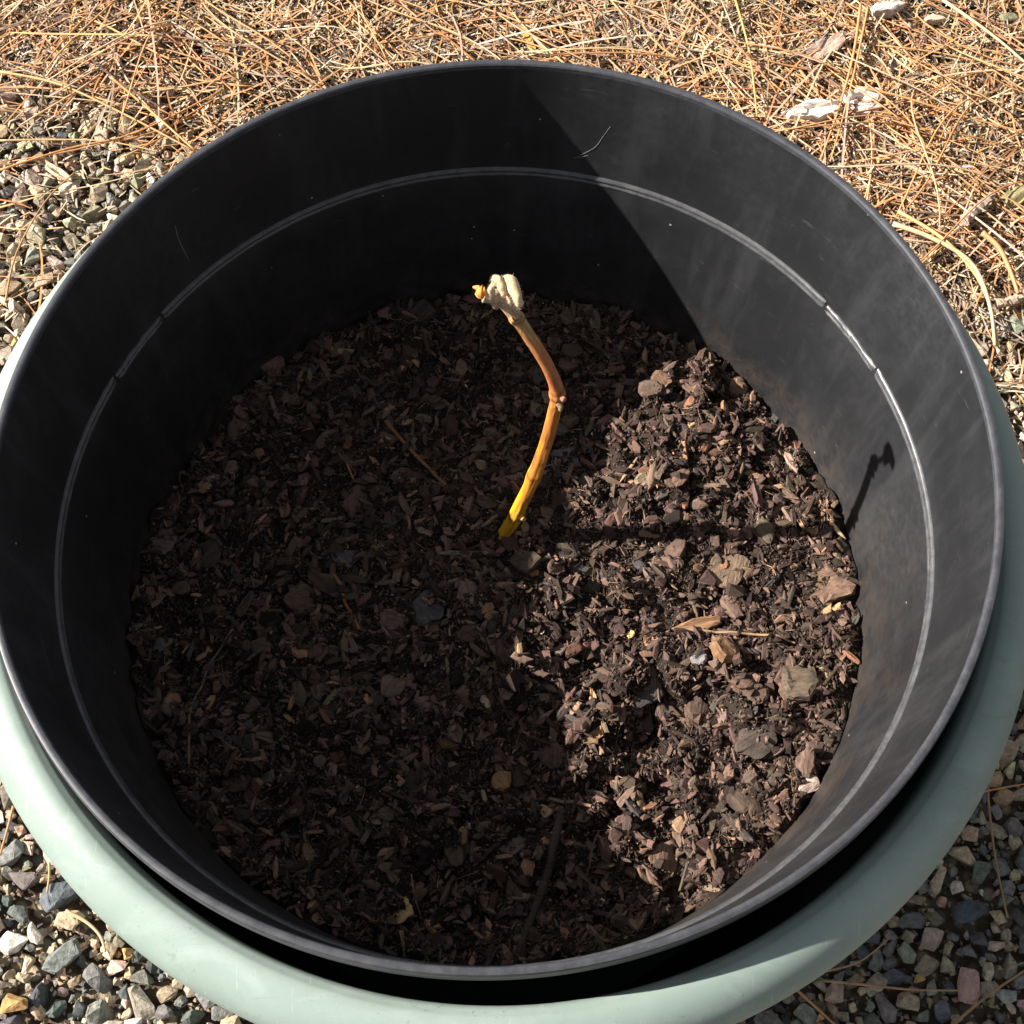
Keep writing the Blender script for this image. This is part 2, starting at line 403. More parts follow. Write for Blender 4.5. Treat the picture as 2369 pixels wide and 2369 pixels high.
# gravel: dart throwing, large stones first
PAL_STONE = [(4.6, (0.42, 0.335, 0.235)), (4, (0.30, 0.26, 0.19)), (3.2, (0.175, 0.168, 0.145)), (2.6, (0.095, 0.098, 0.097)), (2.6, (0.36, 0.26, 0.165)),
             (0.5, (0.44, 0.27, 0.12)), (1.3, (0.40, 0.30, 0.245)), (0.6, (0.55, 0.50, 0.43)), (1.4, (0.22, 0.22, 0.18))]
cell = 0.011; grid = {}
stones = []
specials = [  # px, py (view pixels), half length, half width, angle, colour, label
    (1828, 1860, 0.0165, 0.0092, 82, (0.42, 0.27, 0.22), 'pink oval stone with dark specks lying among the shaded grey gravel', 'pink_stone'),
    (212, 512, 0.013, 0.009, -50, (0.72, 0.70, 0.64), 'white stone with a flat face touching the black pot rim', 'stone'),
    (130, 355, 0.012, 0.009, 20, (0.62, 0.47, 0.36), 'pinkish cream rounded stone among tan gravel and pine needles', 'stone'),
    (118, 1805, 0.020, 0.0095, 42, (0.17, 0.18, 0.165), 'long grey-green stone lying in the sunlit gravel', 'stone'),
    (108, 1690, 0.0175, 0.0125, 40, (0.105, 0.115, 0.125), 'large blue-grey slate stone in gravel beside the green planter', 'stone'),
    (130, 1735, 0.013, 0.010, 0, (0.46, 0.35, 0.23), 'rough tan lump of stone beside the long grey-green one', 'stone'),
    (1830, 1720, 0.016, 0.0105, 15, (0.07, 0.08, 0.092), 'large dark slate stone in the shaded gravel', 'stone'),
    (1895, 55, 0.013, 0.006, 12, (0.22, 0.21, 0.13), 'olive grey stone half sunk in the pine needles', 'stone')]
def put(x, y, r):
    grid.setdefault((int(x // cell), int(y // cell)), []).append((x, y, r))
def free(x, y, r, k=0.80):
    cx, cy = int(x // cell), int(y // cell)
    for a in range(cx - 2, cx + 3):
        for b in range(cy - 2, cy + 3):
            for (u, v, s) in grid.get((a, b), ()):
                if (u - x) ** 2 + (v - y) ** 2 < (k * (r + s)) ** 2: return False
    return True
sp_pos = []
for (px, py, a, b, ang, c, lab, mt) in specials:
    p = at(px, py, 0.006); sp_pos.append(p)
    for q in (-0.6, 0, 0.6): put(p[0] + q * a * math.cos(R(ang)), p[1] + q * a * math.sin(R(ang)), b)
BX0, BX1, BY0, BY1 = -0.85, 0.85, -0.55, 0.95
for rad, tries in ((0.0098, 900), (0.0078, 8000), (0.0062, 26000), (0.0047, 50000), (0.0033, 62000)):
    X = rng.uniform(BX0, BX1, tries); Y = rng.uniform(BY0, BY1, tries); RR = rad * rng.uniform(0.85, 1.15, tries)
    keep = (np.hypot(X - OX, Y - OY) > 0.225)
    lm = litter_mask(X, Y); keep &= rng.uniform(0, 1, tries) > lm * 1.15
    for x, y, r in zip(X[keep], Y[keep], RR[keep]):
        if free(x, y, r): put(x, y, r); stones.append((x, y, r))
stones = np.array(stones)
ns = len(stones)
fl = stones[:, 2] * 0.10
s_loc = np.stack([stones[:, 0], stones[:, 1], -0.003 + stones[:, 2] * 0.42 + 0.004 * fbm(stones[:, 0], stones[:, 1], 0.09, 2) + rng.uniform(-0.001, 0.002, ns)], -1)
s_rot = eul(rng.normal(0, 0.35, ns), rng.normal(0, 0.35, ns), rng.uniform(0, 6.28, ns))
s_scl = stones[:, 2:3] * np.stack([rng.uniform(1.0, 1.5, ns), rng.uniform(0.8, 1.1, ns), rng.uniform(0.75, 1.1, ns)], -1)
s_col = pick(PAL_STONE, ns)
dk = s_loc[:, 1] < 0.25                     # the gravel in front of the litter holds more slate
lt = (s_loc[:, 1] > 0.22) & (s_col.mean(1) < 0.2) & (rng.uniform(0, 1, ns) < 0.5)
s_col[lt] = pick([(3, (0.46, 0.37, 0.26)), (1, (0.40, 0.29, 0.18)), (1, (0.55, 0.47, 0.37))], int(lt.sum()))
swap = dk & (rng.uniform(0, 1, ns) < 0.12)
s_col[swap] = pick([(2, (0.095, 0.100, 0.102)), (2, (0.13, 0.13, 0.118)), (1, (0.19, 0.185, 0.165))], int(swap.sum()))
STONE_T = [hull_template(11 + k % 5, 100 + k, 0.72 + 0.1 * (k % 3)) for k in range(16)]
STONE_B = [mesh_np('gravel_stone', *hull_template(11 + k % 5, 100 + k, 0.72 + 0.1 * (k % 3), 0.05), M['stone']) for k in range(16)]
# the 300 that show largest become parts of their own
pxy = to_px(s_loc)
vis = (pxy[:, 0] > 2) & (pxy[:, 0] < 1930) & (pxy[:, 1] > 2) & (pxy[:, 1] < 1930)
thp = np.linspace(0, 2 * np.pi, 200)
sil = to_px(np.stack([OX + 0.279 * np.cos(thp), OY + 0.28 * np.sin(thp), 0 * thp + H - 0.05], -1))
silr = to_px(np.stack([0.25 * np.cos(thp), 0.25 * np.sin(thp), 0 * thp + H], -1))
def inside(p, poly):
    c = np.zeros(len(p), bool); j = len(poly) - 1
    for i in range(len(poly)):
        a, b = poly[i], poly[j]
        t_ = ((a[1] > p[:, 1]) != (b[1] > p[:, 1])) & (p[:, 0] < (b[0] - a[0]) * (p[:, 1] - a[1]) / (b[1] - a[1] + 1e-12) + a[0])
        c ^= t_; j = i
    return c
vis &= ~inside(pxy, sil) & ~inside(pxy, silr) & (litter_mask(s_loc[:, 0], s_loc[:, 1]) < 0.35)
size = s_scl[:, 0] * s_scl[:, 1] / np.sum((s_loc - EYE) ** 2, 1) * vis
big = np.argsort(-size)[:300]; big = big[size[big] > 0]
for i in big:
    m4 = Matrix.Identity(4)
    A = s_rot[i] * s_scl[i][None, :]
    for a in range(3):
        for b in range(3): m4[a][b] = A[a, b]
        m4[a][3] = s_loc[i, a]
    o = link('gravel_stone', STONE_B[i % 16], ground, mat4=m4); o.color = (*s_col[i], 1)
rest = np.ones(ns, bool); rest[big] = False
gv = link('gravel', bulk('gravel', STONE_T, s_loc[rest], s_rot[rest], s_scl[rest], s_col[rest], M['stone_stuff']), ground); gv['kind'] = 'stuff'
# grit between the stones
ng = 40000
X = rng.uniform(BX0 + .3, BX1 - .3, ng); Y = rng.uniform(BY0 + .15, BY1 - .1, ng)
kp = np.hypot(X - OX, Y - OY) > 0.23; X, Y = X[kp], Y[kp]; ng = len(X)
sz = 0.0012 + 0.0022 * rng.uniform(0, 1, ng) ** 2
g_loc = np.stack([X, Y, -0.004 + 0.004 * fbm(X, Y, 0.09, 2) + rng.uniform(0, 0.003, ng) + 0.5 * litter_h(X, Y)], -1)
GRIT_T = [hull_template(8, 300 + k) for k in range(10)]
gt = link('grit', bulk('grit', GRIT_T, g_loc, eul(*(rng.uniform(0, 6.28, (3, ng)))), sz[:, None] * rng.uniform(0.7, 1.4, (ng, 3)),
     pick([(3, (0.32, 0.24, 0.16)), (1.6, (0.18, 0.14, 0.095)), (1.6, (0.13, 0.125, 0.115)), (1.4, (0.42, 0.33, 0.23))], ng), M['stone_stuff']), ground); gt['kind'] = 'stuff'
for (px, py, a, b, ang, c, lab, mt), p in zip(specials, sp_pos):
    me = mesh_np('loose_stone', *hull_template(46 if mt == 'pink_stone' else 19, 500 + int(px), 0.8, 0.05), M[mt])
    o = link('loose_stone', me, loc=(p[0], p[1], 0.004 + float(litter_h(p[0], p[1])))); o.scale = (a * 0.84, b * 0.84, min(a, b) * 0.8); o.rotation_euler = (0.1, 0.08, R(ang)); o.color = (*c, 1)
    tag(o, lab, 'stone')

# ------------------------------------------------------------------ green planter
def loop(c, a, b, t0, t1, n):
    return [(c[0] + a * math.cos(R(t0 + (t1 - t0) * i / n)), c[1] + b * math.sin(R(t0 + (t1 - t0) * i / n))) for i in range(n + 1)]
planter = link('planter', None, loc=(OX, OY, 0))
tag(planter, 'large pale sage green plastic planter with thick rolled rim holding the black pot', 'planter')
zr = H - 0.029
rimp = [(0.2492, zr - 0.030), (0.2491, zr - 0.016), (0.2500, zr - 0.0055), (0.2511, zr - 0.0014), (0.2530, zr + 0.0002), (0.2545, zr + 0.0007), (0.2551, zr + 0.0012)]
rimp += loop((0.2572, zr - 0.0215), 0.0205, 0.0232, 92, -60, 20)
rimp += [(0.2660, zr - 0.047), (0.2600, zr - 0.049), (0.2575, zr - 0.046)]
V, F = lathe(rimp, 200); link('rim', mesh_np('rim', V, F, M['planter'], smooth=True, sharp=40), planter)
wall = [(0.2606, zr - 0.0475), (0.2610, zr - 0.075), (0.256, zr - 0.15), (0.238, zr - 0.25), (0.215, 0.03), (0.210, 0.0), (0.0, 0.0), (0.0, 0.018), (0.204, 0.018), (0.209, 0.035), (0.231, zr - 0.25), (0.2475, zr - 0.15), (0.2525, zr - 0.075), (0.2525, zr - 0.03)]
V, F = lathe(wall, 160, close=True); link('wall', mesh_np('wall', V, F, M['planter'], smooth=True, sharp=40), planter)

# ------------------------------------------------------------------ black pot
TAPER = 0.152
def oval(th, z):
    f = np.clip(1 - (H - z) / 0.19 * 0.6, 0.0, 1)
    return 1 + f * (0.0109 * np.sin(2 * th) + 0.0005 * np.cos(3 * th) - 0.0018 * np.sin(3 * th))
def r_in(z): return 0.2463 - TAPER * (H - z)
pot = link('nursery_pot', None, loc=(0, 0, 0.018))
tag(pot, 'round black plastic nursery pot nested in the green planter, half filled with soil', 'plant pot')
DZ = -0.018
def potpart(name, prof, segs=240, close=True, sm=True, mk='pot'):
    V, F = lathe(prof, segs, oval, close); V[:, 2] += DZ
    return link(name, mesh_np(name, V, F, M[mk], smooth=sm, sharp=28), pot)
ZB = 0.018
prof = [(r_in(H - 0.004), H - 0.004)]
prof += [(r_in(H - d), H - d) for d in (0.03, 0.06, 0.0765)]
prof += [(r_in(H - 0.0785) - 0.0002, H - 0.0785), (r_in(H - 0.0825) - 0.0014, H - 0.0825)]
prof += [(r_in(H - d) - 0.0014, H - d) for d in (0.10, 0.15, 0.20, 0.30, 0.392)]
zf = 0.030
prof += [(0.0, zf), (0.0, ZB), (r_in(ZB) - 0.006, ZB), (r_in(ZB) + 0.0012, ZB + 0.006), (r_in(0.2) + 0.0012, 0.2), (r_in(H - .03) + 0.0022, H - 0.03), (r_in(H - .004) + 0.0022, H - 0.0042)]
wall_o = potpart('wall', prof)
lip = [(0.2457, H - 0.0040), (0.2458, H - 0.0012), (0.2464, H - 0.0003), (0.2471, H), (0.2482, H), (0.2494, H - 0.0004), (0.2500, H - 0.0014), (0.2502, H - 0.0040), (0.2500, H - 0.0110), (0.2494, H - 0.0120), (0.2480, H - 0.0118), (0.2479, H - 0.0040)]
potpart('rim', lip, 300, mk='pot_rim')
# moulded double bead round the inside, broken into four runs
def bead(a0, a1, seed, rough=0.0, drop=0.0, slim=1.0):
    n = max(12, int((a1 - a0) * 1.6)); zc = H - 0.0802 - drop
    th = np.radians(np.linspace(a0, a1, n)); r = np.random.default_rng(seed)
    w = 0.0027 * slim
    pr = [(0.0006, w * 1.15), (-0.0006, w), (-0.0013, w * 0.62), (-0.0012, w * 0.3), (-0.00045, 0.0), (-0.0012, -w * 0.3), (-0.0016, -w * 0.62), (-0.0010, -w), (0.0006, -w * 1.2)]
    V = []
    for t in th:
        ends = min(1, min(abs(t - th[0]), abs(t - th[-1])) / 0.02 + 0.35)
        for (dr, dz) in pr:
            z = zc + dz + r.normal(0, 1) * rough
            V.append(((r_in(z) - 0.0005 + dr * ends + r.normal(0, 1) * rough) * float(oval(t, z)) * np.array([math.cos(t), math.sin(t), 0])) + np.array([0, 0, z]))
    k = len(pr); F = []
    for i in range(n - 1):
        for j in range(k - 1): F.append((i * k + j, (i + 1) * k + j, (i + 1) * k + j + 1, i * k + j + 1))
    V = np.array(V); V[:, 2] += DZ
    link('bead', mesh_np('bead', V, np.array(F)[:, ::-1], M['pot_bead'], smooth=True), wall_o)
bead(36.2, 145.4, 1, 0.00003); bead(145.9, 156.8, 2, 0.00016, 0.0008, 0.8); bead(157.3, 383.7, 3, 0.00005); bead(24.1, 35.7, 4, 0.00020, 0.0006, 0.85)

# pale hairs stuck to the inside of the pot
def on_wall(px, py):
    d = ray(px, py); t = 0.5
    ts = np.linspace(0.4, 1.5, 6000); X = EYE + ts[:, None] * d
    th = np.arctan2(X[:, 1], X[:, 0]); g_ = np.hypot(X[:, 0], X[:, 1]) - r_in(X[:, 2]) * oval(th, X[:, 2])
    i = np.where((g_[:-1] < 0) & (g_[1:] >= 0) & (X[1:, 2] < H))[0]
    p = X[i[-1]]; n_ = np.array([p[0], p[1], 0]); return p - n_ / np.linalg.norm(n_) * 0.00012
def hair(pts, lab, rad=0.00005):
    P = spline([on_wall(*p) for p in pts], 14); V, F = tube(P, rad, 4)
    o = link('hair', mesh_np('hair', V - P[0], F, M['hair'], smooth=True), loc=tuple(P[0])); o.color = (0.42, 0.41, 0.39, 1); tag(o, lab, 'hair')
hair([(1152, 238), (1136, 260), (1122, 278), (1090, 295)], 'pale curved hair clinging to the sunlit edge of the black pot wall')
hair([(1083, 298), (1096, 296), (1110, 293)], 'short pale hair beside the long curved one on the pot wall', 0.00005)
hair([(330, 425), (338, 455), (356, 490)], 'fine pale hair on the shaded pot wall above the bead', 0.00008)

# ------------------------------------------------------------------ potting soil
ZS = H - 0.189
def soil_z(x, y):
    x = np.asarray(x, float); y = np.asarray(y, float)
    calm = 1 - 0.65 * np.exp(-((y - 0.033) / 0.016) ** 2) * (x > 0.02)      # the smoother strip that takes the stem's shadow
    h = 0.013 * fbm(x, y, 0.085, 21, 2) + calm * (0.0085 * fbm(x, y, 0.030, 31, 2) + 0.0085 * fbm(x, y, 0.011, 41, 3) + 0.019 * (np.abs(fbm(x, y, 0.026, 51, 2)) - 0.15))
    h = h + 0.012 * np.exp(-((x - 0.105) ** 2 + (y - 0.115) ** 2) / 0.0022)
    rr = np.hypot(x, y) / 0.216
    h = h + 0.013 * np.exp(-((x - 0.045) ** 2 + (y + 0.035) ** 2) / 0.0075)
    return ZS + h + 0.004 * np.clip(rr - 0.75, 0, 1) / 0.25 + 0.0012 * np.exp(-((x + 0.002) ** 2 + (y - 0.036) ** 2) / 0.00022)
nr, na = 150, 460
th = np.arange(na) / na * 2 * np.pi; rr = np.linspace(0.002, 1, nr) ** 0.8
RB = (r_in(ZS) - 0.0007) * oval(th, ZS)
Xs = (rr[:, None] * RB[None] * np.cos(th)[None]); Ys = rr[:, None] * RB[None] * np.sin(th)[None]
Zs = soil_z(Xs, Ys)
V = np.stack([Xs, Ys, Zs], -1).reshape(-1, 3)
rb2 = r_in(0.034) - 0.0035
V = np.concatenate([V, np.stack([rb2 * np.cos(th), rb2 * np.sin(th), 0 * th + 0.0305], -1), [[0, 0, float(soil_z(0, 0))]], [[0, 0, 0.0305]]])
F = []
for i in range(nr - 1):
    a = np.arange(na); b = (a + 1) % na
    F.append(np.stack([i * na + a, (i + 1) * na + a, (i + 1) * na + b], -1)); F.append(np.stack([i * na + a, (i + 1) * na + b, i * na + b], -1))
a = np.arange(na); b = (a + 1) % na; L = (nr - 1) * na; Q = nr * na
F += [np.stack([L + a, Q + a, Q + b], -1), np.stack([L + a, Q + b, L + b], -1), np.stack([a, b, 0 * a + Q + na], -1), np.stack([Q + b, Q + a, 0 * a + Q + na + 1], -1)]
soil = link('potting_soil', None, loc=(0, 0, 0.0305))
tag(soil, 'dark brown potting soil full of bark crumbs filling the black pot', 'soil')
V[:, 2] -= 0.0305
bed = link('soil_bed', mesh_np('soil_bed', V, np.concatenate(F), M['soil'], smooth=True), soil)
def disc(n, edge=0.0):
    r = 0.2135 * np.sqrt(rng.uniform(0, 1, n)); t = rng.uniform(0, 6.283, n)
    if edge: k = rng.uniform(0, 1, n) < edge; r = np.where(k, rng.uniform(0.195, 0.2145, n), r)
    return r * np.cos(t) * oval(t, ZS), r * np.sin(t) * oval(t, ZS)
PAL_BARK = [(4, (0.060, 0.042, 0.033)), (5, (0.105, 0.071, 0.054)), (4, (0.150, 0.100, 0.075)), (0.8, (0.25, 0.14, 0.08)), (0.4, (0.085, 0.079, 0.076)), (1.2, (0.125, 0.078, 0.056)), (0.2, (0.32, 0.21, 0.13))]
PAL_SOIL = [(5, (0.021, 0.016, 0.013)), (6, (0.046, 0.032, 0.025)), (4.5, (0.082, 0.056, 0.043)), (2.6, (0.130, 0.087, 0.066)), (0.45, (0.24, 0.145, 0.09)), (0.5, (0.085, 0.078, 0.075)), (0.1, (0.40, 0.32, 0.26))]
CR_T = [hull_template(8 + k % 5, 700 + k, 0.8) for k in range(14)]
for _t in range(14): CR_T[_t] = (CR_T[_t][0] * (1 + np.random.default_rng(_t).normal(0, 0.16, (len(CR_T[_t][0]), 1))), CR_T[_t][1])
def crumbs(name, n, lo, hi, p, lift, edge=0.08, pal=None):
    X, Y = disc(n, edge); s = lo + (hi - lo) * rng.uniform(0, 1, n) ** p
    loc = np.stack([X, Y, soil_z(X, Y) + s * lift * rng.uniform(0.2, 1.0, n) - 0.0305], -1)
    scl = s[:, None] * rng.uniform(0.6, 1.35, (n, 3))
    o = link(name, bulk(name, CR_T, loc, eul(*rng.uniform(0, 6.28, (3, n))), scl, pick(pal or PAL_SOIL, n, (1.06, 0.98, 1.01)), M['crumb']), soil); o['kind'] = 'stuff'
crumbs('soil_crumbs', 60000, 0.0004, 0.0013, 1.3, 1.2)
crumbs('soil_clods', 4200, 0.0014, 0.0036, 2.2, 0.6, 0.08, PAL_SOIL[:4])
crumbs('soil_lumps', 520, 0.0030, 0.0066, 1.8, 0.30, 0.0, PAL_SOIL[:3])
n = 1500; X, Y = disc(n, 0.05); ln = 0.0040 + 0.0100 * rng.uniform(0, 1, n) ** 1.8
loc = np.stack([X, Y, soil_z(X, Y) + rng.uniform(0.0006, 0.0022, n) - 0.0305], -1)
o = link('bark_bits', bulk('bark_bits', [chip_template(1700 + k, [0.7, 0.42, 0.26][k % 3], 0.2, 7, 0.32) for k in range(12)], loc, eul(rng.normal(0, .4, n), rng.normal(0, .35, n), rng.uniform(0, 6.28, n)), ln[:, None] * np.ones((n, 3)), pick(PAL_BARK, n, (1.02, 0.94, 0.95)), M['crumb']), soil); o['kind'] = 'stuff'
# splinters and fibres too fine to pick apart
SPL_T = [chip_template(900 + k, 0.22, 0.10, 6, 0.3, 0.02) for k in range(10)]
n = 5600; X, Y = disc(n, 0.12); ln = 0.0035 + 0.0150 * rng.uniform(0, 1, n) ** 2.2
loc = np.stack([X, Y, soil_z(X, Y) + rng.uniform(0.0004, 0.0022, n) - 0.0305], -1)
o = link('wood_splinters', bulk('wood_splinters', SPL_T, loc, eul(rng.normal(0, .5, n), rng.normal(0, .30, n), rng.uniform(0, 6.28, n)), ln[:, None] * np.stack([np.ones(n), rng.uniform(.7, 1.5, n), rng.uniform(.7, 1.3, n)], -1),
     pick([(3.5, (0.055, 0.038, 0.029)), (3.5, (0.105, 0.070, 0.052)), (2.2, (0.17, 0.110, 0.078)), (0.4, (0.30, 0.18, 0.105)), (0.6, (0.065, 0.055, 0.050))], n), M['crumb']), soil); o['kind'] = 'stuff'
VV, FF, CC, off = [], [], [], 0
X, Y = disc(1500, 0.15)
for x, y in zip(X, Y):
    a = rng.uniform(0, 6.28); l = rng.uniform(0.006, 0.022); b = rng.normal(0, 0.6)
    P = np.array([[x + l * u * math.cos(a + b * u), y + l * u * math.sin(a + b * u), 0] for u in np.linspace(0, 1, 5)])
    k_ = np.hypot(P[:, 0], P[:, 1]) < 0.212
    if not k_.all(): continue
    P[:, 2] = soil_z(P[:, 0], P[:, 1]) + 0.0012 + np.abs(rng.normal(0, 0.0009, 5)) - 0.0305
    V, F = tube(P, rng.uniform(0.00012, 0.00028), 3, False); VV.append(V); FF.append(F + off); off += len(V)
    CC.append(np.repeat(pick([(3, (0.07, 0.047, 0.033)), (2, (0.15, 0.10, 0.065)), (0.6, (0.30, 0.20, 0.12))], 1), len(V), 0))
o = link('root_fibres', mesh_np('root_fibres', np.concatenate(VV), np.concatenate(FF), M['crumb'], np.concatenate(CC)), soil); o['kind'] = 'stuff'

# bark chips of the soil: 300 parts sharing a few meshes
CHIP_M = [mesh_np('bark_chip', *flake_template(1200 + k, 0.012, 0.012 * [0.85, 0.6, 0.45, 0.3, 0.7, 0.22][k % 6], 0.012 * [0.25, 0.2, 0.24, 0.18, 0.32, 0.14][k % 6], 5 + k % 3, 12, 0.4 * (k % 3 == 0)), M['bark']) for k in range(24)]
taken = []
def clear_of(x, y, r):
    return all((x - u) ** 2 + (y - v) ** 2 > (0.75 * (r + s)) ** 2 for u, v, s in taken)

